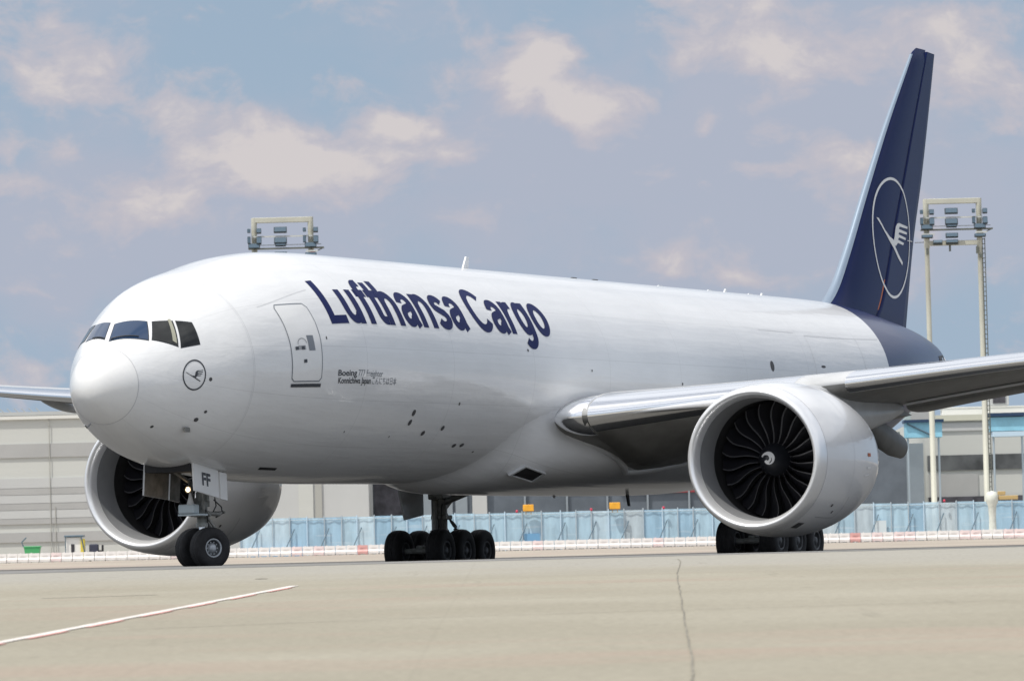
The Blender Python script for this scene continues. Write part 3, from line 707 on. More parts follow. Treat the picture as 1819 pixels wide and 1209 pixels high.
# white circle and crane on the port and starboard faces
def fin_y(x, z, off):
    le, c, th = fle(z), fte(z)-fle(z), fth(z); q = max(.001, min(1, (x-le)/c)); return (naca(q, th)*c if q < HG else naca(HG, th)*c*(1-(q-HG)/(1-HG))+.012)+off
for sg in (-1, 1):
    v, f = ring_poly(.955, 1.0, 96)
    wrap_mesh(v, f, lambda x, y: Vector((57.42+x*2.2, sg*fin_y(57.42+x*2.2, 11.52+y*2.13, .012), 11.52+y*2.13)), .2, .2, 'fin_emblem_ring', 'whitemark', ROOT)
    for b in BIRD:
        wrap_mesh(b, [tuple(range(len(b)))], lambda x, y: Vector((57.45+x*2.15, sg*fin_y(57.45+x*2.15, 11.57+y*2.13, .012), 11.57+y*2.13)), .2, .2, 'fin_emblem_crane', 'whitemark', ROOT)
for z in (11.52,):
    mb = MB(); mb.tube([(60.2, -.05, z), (60.2, -.40, z)], .02, 6); mb.tube([(59.3, -fin_y(59.3, z, .012), z+.02), (59.9, -fin_y(59.9, z, .012), z+.02)], .018, 6); mb.build('rudder_hinge', 'whitemark', ROOT)
# horizontal stabilisers
def make_stab(sg):
    mb = MB(); rr = []; rl = []
    for y in lin(1.0, 10.75, 16):
        le = 53.9+.80*(y-2); c = 6.6-.47*(y-1); z = 6.58+.12*(y-2)
        R0 = [(le+x*c, sg*y, z+naca(x, .095)*c) for x in reversed(XS)]+[(le+x*c, sg*y, z-naca(x, .095)*c) for x in XS[1:]]
        rr.append(R0)
        rl.append([(le+x*c-.01, sg*y, z+(naca(x, .095)*c+.01)) for x in reversed(XL)]+[(le+x*c-.01, sg*y, z-(naca(x, .095)*c+.01)) for x in XL[1:]])
    mb.loft(rr); st = mb.build('horizontal_stabilizer', 'wing', ROOT)
    mb = MB(); mb.loft(rl, closed=False); mb.build('stabilizer_leading_edge', 'chrome', st)
make_stab(-1); make_stab(1)
# auxiliary power exhaust closing the tail
mb = MB(); mb.loft(rings(lin(61.55, 62.5, 10), 64), cap=(False, True)); o_ = mb.build('auxiliary_exhaust', 'satin', ROOT); o_.scale = (1, 1.012, 1.0)
quad_patch([(59.3, 16), (61.0, 24), (61.4, -22), (59.6, -30)], .012, 'tail_reflection', 'vent', ROOT)  # reflection on the tail cone, painted as a dark patch with a pale stripe
quad_patch([(60.2, 14), (60.55, 15), (61.0, -22), (60.7, -24)], .018, 'reflection_stripe', 'satin', ROOT)

# landing gear ------------------------------------------------------------
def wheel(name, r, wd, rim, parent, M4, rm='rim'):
    mb = MB(); h = wd/2
    tp = [(-h*.62, rim), (-h*.88, rim*1.06), (-h, rim*1.35), (-h*.98, r*.80), (-h*.86, r*.92), (-h*.62, r*.975), (-h*.3, r*.995), (-h*.285, r*.985), (-h*.265, r*.997), (-h*.03, r), (0, r*.99), (h*.03, r), (h*.265, r*.997), (h*.285, r*.985), (h*.3, r*.995), (h*.62, r*.975), (h*.86, r*.92), (h*.98, r*.80), (h, rim*1.35), (h*.88, rim*1.06), (h*.62, rim)]
    mb.revolve([(a, b) for a, b in tp], (0, 0, 0), (0, 1, 0), 48, 0)
    for s in (-1, 1):
        pr = [(s*h*.84, rim*1.07), (s*h*.90, rim*1.03), (s*h*.90, rim*.93), (s*h*.80, rim*.88)]
        mb.revolve(pr, (0, 0, 0), (0, 1, 0), 40, 1)
        mb.revolve([(s*h*.80, rim*.88), (s*h*.50, rim*.80), (s*h*.48, rim*.55)], (0, 0, 0), (0, 1, 0), 40, 2)
        mb.revolve([(s*h*.48, rim*.55), (s*h*.62, rim*.46), (s*h*.82, rim*.36), (s*h*.86, rim*.18), (s*h*.86, .0)], (0, 0, 0), (0, 1, 0), 30, 1)
        for k in range(10):
            a = 2*math.pi*k/10; mb.tube([(rim*.66*math.cos(a), s*h*.45, rim*.66*math.sin(a)), (rim*.66*math.cos(a), s*h*.56, rim*.66*math.sin(a))], rim*.07, 8, 1)
    o = mb.build(name, ['tyre', rm, 'rimdark'], parent); o.matrix_local = M4; return o
# nose gear, steered
ng = empty('nose_gear', (5.84, 0, 0)); ng.parent = ROOT
STE = R_(-30)
RS = Matrix.Rotation(STE, 4, 'Z')
for y in (-.36, .36): wheel('wheel', .545, .42, .235, ng, RS @ Matrix.Translation((0, y, .545)))
mb = MB(); mb.tube([RS@Vector((0, -.30, .545)), RS@Vector((0, .30, .545))], .07, 16); mb.tube([(0, 0, .50), (0, 0, 1.15)], .085, 20, 1); mb.tube([(0, 0, 1.10), (0, 0, 1.20), (0, 0, 1.21), (0, 0, 2.9)], [.16, .16, .13, .13], 20)
mb.tube([(0, 0, 1.36), (0, 0, 1.50)], .21, 20); mb.build('shock_strut', ['gear', 'oleo'], ng)
mb = MB()
for s in (-1, 1):
    mb.tube([RS@Vector((.06, s*.10, .62)), RS@Vector((.46, s*.07, .95)), RS@Vector((.10, s*.10, 1.34))], [.035, .045, .035], 8)
    mb.tube([(-.15, s*.22, 1.45), (.45, s*.26, 1.42), (.75, s*.20, 1.50)], [.06, .05, .04], 8)
mb.tube([(.7, -.3, 1.48), (.7, .3, 1.48)], .035, 8); mb.build('torque_link', 'steel', ng)
mb = MB()
mb.tube([(0, 0, 1.36), (0, 0, 2.0)], .15, 16)
for a_, z_ in ((.4, 1.62), (1.9, 1.78), (3.3, 1.66), (4.6, 1.84), (5.6, 1.7)): mb.box((.15*math.cos(a_), .15*math.sin(a_), z_), (.12, .12, .16), Matrix.Rotation(a_, 3, 'Z'), 0, .02); mb.tube([(.2*math.cos(a_), .2*math.sin(a_), z_), (.16*math.cos(a_+.8), .2*math.sin(a_+.8), z_+.5)], .016, 6)
mb.tube([(-.05, -.28, 1.43), (-.05, .28, 1.43)], .06, 12); mb.build('steering_actuator', 'gear', ng)
mb = MB()
for s in (-1, 1): mb.tube([(-.05, s*.14, 2.15), (-1.55, s*.30, 2.75)], .055, 10)
mb.tube([(-.1, 0, 2.2), (1.0, 0, 2.85)], .06, 10); mb.tube([(-.25, -.18, 1.55), (-.25, -.18, 2.3)], .06, 10); mb.tube([(-.25, .18, 1.55), (-.25, .18, 2.3)], .06, 10); mb.build('drag_brace', 'steel', ng)
mb = MB()
for (p) in ([(-.14, -.12, 2.2), (-.25, -.2, 1.8), (-.1, -.2, 1.4), (.1, -.13, 1.1), (.1, -.1, .8)], [(.14, -.1, 2.3), (.34, -.2, 1.9), (.42, -.2, 1.65), (.3, -.12, 1.4)], [(.1, .14, 2.2), (.2, .16, 1.6), (.1, .15, 1.2)], [(.30,-.2,1.8),(.62,-.25,1.62),(.66,-.25,1.45),(.4,-.2,1.35)]): mb.tube(p, .018, 6)
mb.build('hydraulic_hose', 'hose', ng)
mb = MB(); mb.box((-.60, .06, 1.56), (.34, .46, .24), bev=.04); mb.box((-.45, .02, 1.41), (.5, .62, .05), bev=.01); mb.build('steering_box', mat('pale_blue_box', (.50, .58, .62), .4), ng)
mb = MB(); mb.revolve([(0, .02), (.34, .11)], (-.50, .06, 1.98), (0, 0, -1), 16); mb.build('light_cone', 'whitemark', ng)
for y, z, e in ((.17, 2.07, True), (-.20, 2.17, False)):
    mb = MB(); mb.revolve([(.0, .09), (.05, .11), (.16, .10), (.22, .04)], (-.42, y, z), (1, 0, 0), 20); h = mb.build('taxi_light', 'steel', ng)
    mb = MB(); mb.revolve([(-.012, .0), (-.006, .035), (.002, .06)], (-.42, y, z), (1, 0, 0), 20); mb.build('light_lens', 'lamp' if e else 'lens', h)
# nose wheel doors
def doorpanel(name, pts, y0, lean, th, mats, parent):
    n = len(pts); P = []
    for s in (0, 1):
        for x, z in pts: P.append((x, y0+lean*(2.62-z)+(th if s else 0), z))
    mb = MB(); mb.raw(P, [tuple(range(n))], 0); mb.raw(P, [tuple(range(n, 2*n))[::-1]], 1); mb.raw(P, [(i, (i+1) % n, n+(i+1) % n, n+i) for i in range(n)], 2); return mb.build(name, mats, parent)
ND = doorpanel('nose_gear_door', [(4.08, 2.72), (5.42, 2.53), (5.38, 1.82), (4.08, 2.00)], -.72, -.05, .05, ['radome', 'doorin', 'whitemark'], ROOT)
doorpanel('nose_gear_door', [(5.50, 2.50), (5.88, 2.46), (5.84, 1.76), (5.48, 1.80)], -.72, -.05, .05, ['radome', 'doorin', 'whitemark'], ROOT)
doorpanel('nose_gear_door', [(4.12, 2.72), (5.42, 2.55), (5.40, 1.83), (4.10, 1.92)], .70, .05, .05, ['doorin', 'radome', 'wing'], ROOT)
doorpanel('nose_gear_door', [(5.50, 2.55), (6.05, 2.47), (6.02, 1.76), (5.48, 1.82)], .70, .05, .05, ['doorin', 'radome', 'wing'], ROOT)
V, F = text_mesh('FF', .035); x0 = min(p[0] for p in V); x1 = max(p[0] for p in V); y1 = max(p[1] for p in V)
mb = MB(); mb.raw([(4.50+(x-x0)/(x1-x0)*.46, -.72-.05*(2.62-(2.14+y/y1*.30))-.006, 2.16-.05*(x-x0)/(x1-x0)+y/y1*.32) for x, y in V], F); mb.build('registration_letters', 'black_letter', ND)
# wheel well mouth
mb = MB(); mb.box((4.95, 0, 2.62), (1.9, 1.30, .26)); mb.build('nose_wheel_well', 'dark', ROOT)
# main gear
def main_gear(sg):
    g = empty('main_gear', (31.78, sg*5.49, 0)); g.parent = ROOT
    for a in (-1.46, 0, 1.46):
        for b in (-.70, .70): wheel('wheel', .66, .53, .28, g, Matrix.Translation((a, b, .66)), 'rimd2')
    mb = MB(); mb.box((0, 0, .70), (3.0, .26, .26), bev=.05)
    for a in (-1.46, 0, 1.46): mb.tube([(a, -.8, .66), (a, .8, .66)], .085, 12)
    mb.build('bogie_beam', 'gear', g)
    mb = MB(); mb.tube([(0, 0, .7), (0, 0, 1.30)], .16, 20, 1); mb.tube([(0, 0, 1.15), (0, 0, 1.3), (0, 0, 1.32), (0, 0, 2.4), (0, -sg*.05, 3.9)], [.30, .30, .25, .25, .27], 24); mb.tube([(-.32, 0, .95), (-.34, 0, 2.2)], .09, 12); mb.tube([(-.34, 0, 2.2), (-.2, 0, 2.35)], .08, 10); mb.box((0, 0, 2.35), (.62, .5, .2), bev=.05); mb.box((-.05, -.1, 1.7), (.5, .52, .14), bev=.03)
    mb.build('shock_strut', ['steel', 'oleo'], g)
    mb = MB(); mb.tube([(.1, 0, 1.95), (1.9, -sg*.3, 3.0)], .10, 12); mb.tube([(0, 0, 2.1), (-.2, -sg*2.0, 2.75)], .10, 12); mb.tube([(.05, 0, 1.75), (.75, -sg*.1, 2.25), (1.5, -sg*.2, 3.0)], .05, 10); mb.build('side_brace', 'steel', g)
    mb = MB(); mb.tube([(.2, 0, .78), (.66, 0, 1.15), (.22, 0, 1.55)], [.06, .08, .06], 10); mb.build('torque_link', 'steel', g)
    mb = MB()
    for q in range(3): mb.tube([(.22, -.12+.1*q, 1.9), (.5+.1*q, -.15, 1.55), (.75+.12*q, -.12, 1.42), (1.05+.1*q, -.1+.1*q, 1.35), (1.25+.12*q, 0, 1.1), (1.3, 0, .8)], .022, 6)
    mb.tube([(-.2, -.2, 2.1), (-.42, -.25, 1.6), (-.35, -.2, 1.2), (-.6, -.1, .9)], .022, 6); mb.build('hydraulic_hose', 'hose', g)
    # the door that hangs off the strut
    mb = MB(); yo = sg*.42
    mb.prism([(-2.10, 2.75), (-.30, 2.75), (-.30, 1.78), (-1.62, 1.62)], (0, yo, 0), (1, 0, 0), (0, 0, 1), .06); mb.build('main_gear_door', 'wing', g)
main_gear(-1); main_gear(1)

# ================================================================== GROUND
def sheet(name, us, ds, zf, m):
    v = [W(u, d, zf(d)) for d in ds for u in us]; n = len(us)
    f = [(i*n+j, i*n+j+1, (i+1)*n+j+1, (i+1)*n+j) for i in range(len(ds)-1) for j in range(n-1)]
    mb = MB(); mb.raw(v, f); o = mb.build(name, m); o['kind'] = 'structure'; return o
def ground_mat(name, base, alt, warm, joints=True, bump=.25, jcol=.6, pale=None):
    m = bpy.data.materials.new(name); m.use_nodes = True; t = NT(m.node_tree); b = t.n['Principled BSDF']
    co = t.add('ShaderNodeTexCoord').outputs['Object']
    mp = t.add('ShaderNodeMapping'); t.l.new(co, mp.inputs[0]); mp.inputs['Rotation'].default_value = (0, 0, -YAW); P = mp.outputs[0]   # slabs run square to the taxiway
    c = t.mix(t.ramp(t.noise(P, .09, 5, .55), .35, .68), base, alt)
    c = t.mix(t.ramp(t.noise(t.scalev(P, 1, .45, 1), .22, 7, .62), .50, .70, 0, .75), c, warm)
    if pale:   # the older, greyer concrete beside the taxiway
        sp_ = t.add('ShaderNodeSeparateXYZ'); t.l.new(P, sp_.inputs[0]); base_x = CAM.x*math.cos(YAW)+CAM.y*math.sin(YAW)
        dd = t.math('ADD', t.math('SUBTRACT', sp_.outputs[0], base_x), t.math('MULTIPLY', t.math('SUBTRACT', t.noise(P, .12, 3), .5), 18))
        c = t.mix(t.ramp(dd, 92, 112, 0, .85), c, pale)
    fine = t.ramp(t.noise(P, 9, 6, .7), .3, .7, .85, 1.10); vx = t.add('ShaderNodeVectorMath', operation='SCALE'); t.l.new(c, vx.inputs[0]); t.l.new(fine, vx.inputs['Scale']); c = vx.outputs[0]
    st = t.ramp(t.noise(t.scalev(P, .12, 2.2, 1), .9, 6, .65), .62, .76, 0, .30); c = t.mix(st, c, tuple(x*.55 for x in base))
    spots = t.ramp(t.noise(P, 1.7, 3, .5), .70, .76, 0, .40); c = t.mix(spots, c, tuple(x*.4 for x in base))
    if joints:
        s = t.add('ShaderNodeSeparateXYZ'); t.l.new(P, s.inputs[0]); js = []
        for ax, pitch in ((0, 7.5), (1, 7.5)):
            q = t.math('ADD', s.outputs[ax], 2.1); fr = t.math('ABSOLUTE', t.math('SUBTRACT', t.math('FRACT', t.math('DIVIDE', q, pitch)), .5)); js.append(t.ramp(fr, .4955, .4985, 0, 1, False))
        j = t.math('MULTIPLY', t.math('MAXIMUM', *js), jcol); c = t.mix(j, c, tuple(x*.5 for x in base))
    t.l.new(c, b.inputs['Base Color']); b.inputs['Roughness'].default_value = .85; b.inputs['Specular IOR Level'].default_value = .25
    bn = t.add('ShaderNodeBump'); bn.inputs['Strength'].default_value = bump; bn.inputs['Distance'].default_value = .02; t.l.new(t.noise(P, 14, 6, .7), bn.inputs['Height']); t.l.new(bn.outputs[0], b.inputs['Normal'])
    return m
CONC = ground_mat('apron_concrete', (.285, .263, .208), (.33, .308, .25), (.32, .262, .212), jcol=.07, pale=(.33, .318, .285))
FARC = ground_mat('far_concrete', (.35, .305, .26), (.40, .36, .30), (.38, .305, .26), joints=False)
TAXI = ground_mat('taxiway_low_bounce', (.090, .088, .084), (.115, .112, .105), (.10, .096, .09), joints=False)  # unseen ground under the jet, kept dark to cut light bounced onto the belly
EDGE = ground_mat('worn_asphalt', (.19, .19, .185), (.23, .225, .22), (.21, .20, .19), joints=False)
US = [-3000, -600, -200, -90, -40, -20, 0, 20, 40, 90, 200, 600, 3000]
sheet('ground', US, [-400, -100, 0, 20, 40, 60, 80, 100, 122, 126, 160, 205, 240, 270, 300, 340, 380, 420, 480, 600, 2000, 9000], ground_z, CONC)
ev = []
for u_ in (-200, -60, -30, -15, 0, 15, 30, 60, 200):
    dn = 119.0-.17*max(-18, min(18, -u_))*.9
    for d_ in (dn, 122, 126): ev.append(W(u_, d_, ground_z(d_)+.004))
mb = MB(); mb.raw(ev, [(i*3+j, i*3+j+1, (i+1)*3+j+1, (i+1)*3+j) for i in range(8) for j in range(2)]); tag(mb.build('taxiway_edge', EDGE), kind='structure')
sheet('taxiway', [-300, -200, -60, -20, 0, 20, 60, 200, 300], [126, 160, 205, 240, 270, 300, 330], lambda d: ground_z(d)+.004, TAXI)
sheet('far_apron', [-200, -60, 0, 60, 200], [330, 340, 380, 420, 436], lambda d: ground_z(d)+.004, FARC)
def ground_line(name, pts, wd, m, h=.010, side=0.):
    v = []
    P = [(u, d) for u, d in pts]
    for i, (u, d) in enumerate(P):
        a = P[max(i-1, 0)]; b = P[min(i+1, len(P)-1)]; tx, ty = b[0]-a[0], b[1]-a[1]; L = math.hypot(tx, ty); nx, ny = ty/L, -tx/L
        for k in (-.5, .5): v.append(W(u+nx*(wd*k+side), d+ny*(wd*k+side), ground_z(d+ny*(wd*k+side))+h))
    mb = MB(); mb.raw(v, [(2*i, 2*i+1, 2*i+3, 2*i+2) for i in range(len(P)-1)]); o = mb.build(name, m); o['kind'] = 'structure'; return o
def curve(pts, n=16):
    ds = [p[1] for p in pts]; us = [p[0] for p in pts]; return [(interp(ds, us, d), d) for d in lin(ds[0], ds[-1], n)]
LN = [(-6.0+(d-59.2)*(2.0/33.0), d) for d in lin(38, 92.0, 24)]
ground_line('road_marking', LN, .16, mat('white_line_paint', (.66, .62, .59), .7, var=.15, vscale=4))
mb = MB(); d = 38.
while d < 90:
    v = []
    for q in (d, d+1.9+d*.02):
        for k in (.085, .165): uu = -6.0+(q-59.2)*(2.0/33.0)+k; v.append(W(uu, q, ground_z(q)+.010))
    mb.raw(v, [(0, 1, 3, 2)]); d += 3.1+d*.03
tag(mb.build('road_marking', mat('red_line_paint', (.56, .26, .23), .7, var=.25, vscale=3)), kind='structure')
crk = []
for i in range(40):
    d = 40+(116.4-40)*i/39
    crk.append((interp([40, 42.4, 46.3, 55.1, 72.8, 94.2, 116.4], [1.34, 1.42, 1.56, 1.81, 2.31, 2.93, 3.59], d)+random.uniform(-.012, .012), d))
crk = [c for c in crk if c[1] < 116]
ground_line('pavement_joint', crk, .020, mat('joint_tar', (.21, .195, .16), .9, var=.3, vscale=2))
TAR = M['vent']
ground_line('skid_mark', [(-7.99, 86.0), (-7.0, 86.4), (-6.11, 86.8)], .16, mat('old_rubber', (.20, .18, .15), .9, var=.4, vscale=3), .008)
ground_line('skid_mark', [(-5.17, 101.0), (-4.93, 101.0)], .4, mat('old_rubber_spot', (.18, .16, .13), .9), .008)
ground_line('pavement_joint', [(-9, 61), (-3.15, 65), (-1.04, 66.3), (2.5, 67.2), (6.55, 67.9), (30, 72)], .05, mat('slab_joint', (.33, .30, .25), .9, var=.4, vscale=1), .008)
# ================================================================== BEYOND THE TAXIWAY
BX = Matrix((FR, FD, (0, 0, 1))).transposed()      # box axes: right, away, up
B4 = BX.to_4x4()
def site(name, u, d, z=None, label=None, cat=None, group=None):
    o = empty(name, (0, 0, 0), 0, label, cat, group); p = W(u, d, ground_z(d) if z is None else z); o.matrix_world = Matrix.Translation(p) @ B4; return o
# local axes of a site: x right, y away, z up
def piece(name, m, parent, boxes=(), tubes=()):
    mb = MB()
    for b in boxes: mb.box(b[0], b[1], bev=b[2] if len(b) > 2 else 0)
    for t in tubes: mb.tube(t[0], t[1], t[2] if len(t) > 2 else 8)
    return mb.build(name, m, parent)

# --- water-filled barriers -------------------------------------------------
M['barw'] = mat('white_plastic', (.74, .71, .69), .5, var=.08, vscale=1.3); M['barp'] = mat('faded_pink_plastic', (.74, .62, .61), .5, var=.1); M['barr'] = mat('red_plastic', (.62, .34, .32), .5, var=.1)
def barrier_mesh(m):
    mb = MB(); pr = [(-.22, .07), (-.22, .24), (-.11, .38), (-.075, .70), (.075, .70), (.11, .38), (.22, .24), (.22, .07)]
    rr = [[(x, a, b) for a, b in pr] for x in (-.385, .385)]; mb.loft(rr, smooth=False)
    for x in (-.28, .28): mb.box((x, 0, .04), (.16, .40, .08))
    mb.box((0, -.105, .5), (.42, .03, .10)); mb.tube([(-.2, 0, .70), (-.2, 0, .74)], .05, 8)
    return mb
bm_w = barrier_mesh('w').build('plastic_barrier', 'barw'); bm_p = barrier_mesh('p').build('plastic_barrier', 'barp'); bm_r = barrier_mesh('r').build('plastic_barrier', 'barr')
tmpl = {'w': bm_w, 'p': bm_p, 'r': bm_r}; used = set()
BL = {'w': 'white plastic barrier block in the long row in front of the blue fence', 'p': 'faded pink plastic barrier block in the long row in front of the blue fence', 'r': 'red plastic barrier block in the long row in front of the blue fence'}
redpos = {31, 34, 68}; 
for i in range(104):
    u = -41.5+i*.812; px = 909.5+u*9096.7/380
    k = 'w'
    if abs(px-632) < 12 or abs(px-1508) < 9: k = 'r'
    elif (abs(px-1545) < 10 or abs(px-1712) < 12 or abs(px-1780) < 10 or abs(px-90) < 9 or abs(px-1815) < 9 or abs(px-1600)<9 or abs(px-560)<9): k = 'p'
    elif (i*37) % 11 == 3: k = 'p'
    o = tmpl[k] if k not in used else tmpl[k].copy()
    if k in used: COL.objects.link(o)
    used.add(k); d = 380+random.uniform(-.08, .08)
    o.matrix_world = Matrix.Translation(W(u, d, ground_z(d)+.004)) @ B4 @ Matrix.Rotation(random.uniform(-.04, .04), 4, 'Z')
    lab = BL[k] if k != 'r' else ('red barrier block seen left of the far main wheels' if px < 900 else 'red barrier block seen just right of the near main wheels')
    tag(o, lab, 'barrier', {'w': 'white barrier blocks', 'p': 'faded pink barrier blocks', 'r': 'red barrier blocks'}[k])

# --- blue mesh fence ---------------------------------------------------------
FDp = 400.; fz = ground_z(FDp)
fence = site('construction_fence', 0, FDp, None, 'long pale blue translucent sheet fence on thin posts behind the row of barriers', 'fence')
def film(name, col, alpha):
    m = bpy.data.materials.new(name); m.use_nodes = True; t = NT(m.node_tree); b = t.n['Principled BSDF']
    co = t.add('ShaderNodeTexCoord').outputs['Object']
    n = t.noise(t.scalev(co, 1, 1, .25), 1.6, 5, .65)
    c = t.mix(t.ramp(n, .3, .7), tuple(x*.86 for x in col), tuple(min(1, x*1.12) for x in col))
    z = t.add('ShaderNodeSeparateXYZ'); t.l.new(co, z.inputs[0])
    band = t.ramp(t.noise(t.scalev(co, .4, 1, 6), .8, 3), .58, .66, 0, .4); c = t.mix(band, c, (.62, .72, .80))
    t.l.new(c, b.inputs['Base Color']); b.inputs['Roughness'].default_value = .45; b.inputs['Alpha'].default_value = alpha
    b.inputs['Subsurface Weight'].default_value = 0
    return m
films = [film('blue_sheet', (.42, .60, .72), .93), film('pale_blue_sheet', (.52, .68, .78), .92), film('deep_blue_sheet', (.34, .53, .68), .93), film('grey_blue_sheet', (.52, .62, .68), .88)]
u = -21.6; k = 0; H = 2.95; edges = []
while u < 48:
    wd = random.choice((1.35, 1.35, 1.5, 1.2)); top = H+random.uniform(-.03, .04)
    mb = MB(); n = 8; v = []; f = []
    for i in range(n+1):
        for j in range(5):
            v.append((u+wd*i/n, .02*math.sin(i*1.3+k)+.012*math.sin(j*2+k*1.7), .15+(top-.15)*j/4))
    f = [(i*5+j, (i+1)*5+j, (i+1)*5+j+1, i*5+j+1) for i in range(n) for j in range(4)]
    mb.raw(v, f, smooth=True); fm = random.choice([0, 0, 1, 1, 2, 3]) if u < 41 else 3
    if -21.7 < u < -19: fm = 1
    if -19 <= u < -14.5: fm = 2
    mb.build('fence_sheet', films[fm], fence); edges.append(u); u += wd; k += 1
M['post'] = mat('galvanised_tube', (.55, .63, .68), .4, .5); M['paleedge'] = mat('pale_sheet_hem', (.55, .70, .82), .5); M['brace'] = mat('dark_brace_tube', (.13, .19, .24), .5, .3)
for i, e in enumerate(edges):
    piece('fence_post', 'paleedge' if i % 3 == 1 else 'post', fence, tubes=(([(e, -.10, 0), (e, -.10, H+.12)], .045 if i % 3 else .055, 6),))
    if i % 2 == 1: piece('fence_brace', 'brace', fence, tubes=(([(e-.55, -.9, .05), (e+.35, -.12, 2.1)], .05, 6),))
piece('fence_rail', 'post', fence, tubes=(([(-21.6, -.08, H-.15), (48, -.08, H-.15)], .025, 6),))
piece('fence_patch', mat('white_patch', (.62, .70, .74), .6), fence, boxes=(((28.4, -.16, 1.15), (.9, .02, 1.0)),))
DT = mat('deep_blue_tarp', (.16, .36, .58), .5)
piece('fence_patch', DT, fence, boxes=(((-18.9, -.3, .25), (4.4, .3, .5)),)); piece('fence_patch', DT, fence, boxes=(((1.2, -.18, 1.0), (1.2, .02, .6)),))
# red obstacle lamps and amber boxes on the fence's top
for i, (u_, lab) in enumerate(((33.4, 'small red lamp on the fence by the right mast pole'), (0.05, 'small red lamp on the fence left of the first amber box'), (5.85, 'small red lamp on the fence left of the second amber box'), (11.5, 'small red lamp on the fence right of the second amber box'))):
    s = site('obstacle_lamp', u_, 399.6, fz+H-.02, lab, 'lamp', 'red lamps on the fence'); mb = MB(); mb.revolve([(0, .04), (.04, .05), (.05, .10), (.16, .10), (.22, .07), (.24, .0)], (0, 0, 0), (0, 0, 1), 12); mb.build('lamp_body', mat('red_lamp_glass', (.6, .05, .10), .3) if i == 0 else bpy.data.materials['red_lamp_glass'], s)
M['amber'] = mat('amber_panel', (.85, .42, .04), .45, var=.1); M['ambf'] = mat('amber_frame', (.35, .25, .12), .5)
for u_, lab in ((0.95, 'amber box sign on the fence top just right of the main wheels'), (7.7, 'amber box sign on the fence top nearer the near engine')):
    s = site('warning_box', u_, 399.5, fz+H+.05, lab, 'sign', 'amber boxes on the fence')
    piece('panel', 'amber', s, boxes=(((0, 0, .30), (.84, .22, .52), .04),)); piece('bracket', 'ambf', s, boxes=(((-.2, .0, -.05), (.06, .1, .3)), ((.2, .0, -.05), (.06, .1, .3)), ((0, .13, .3), (.9, .04, .06))))

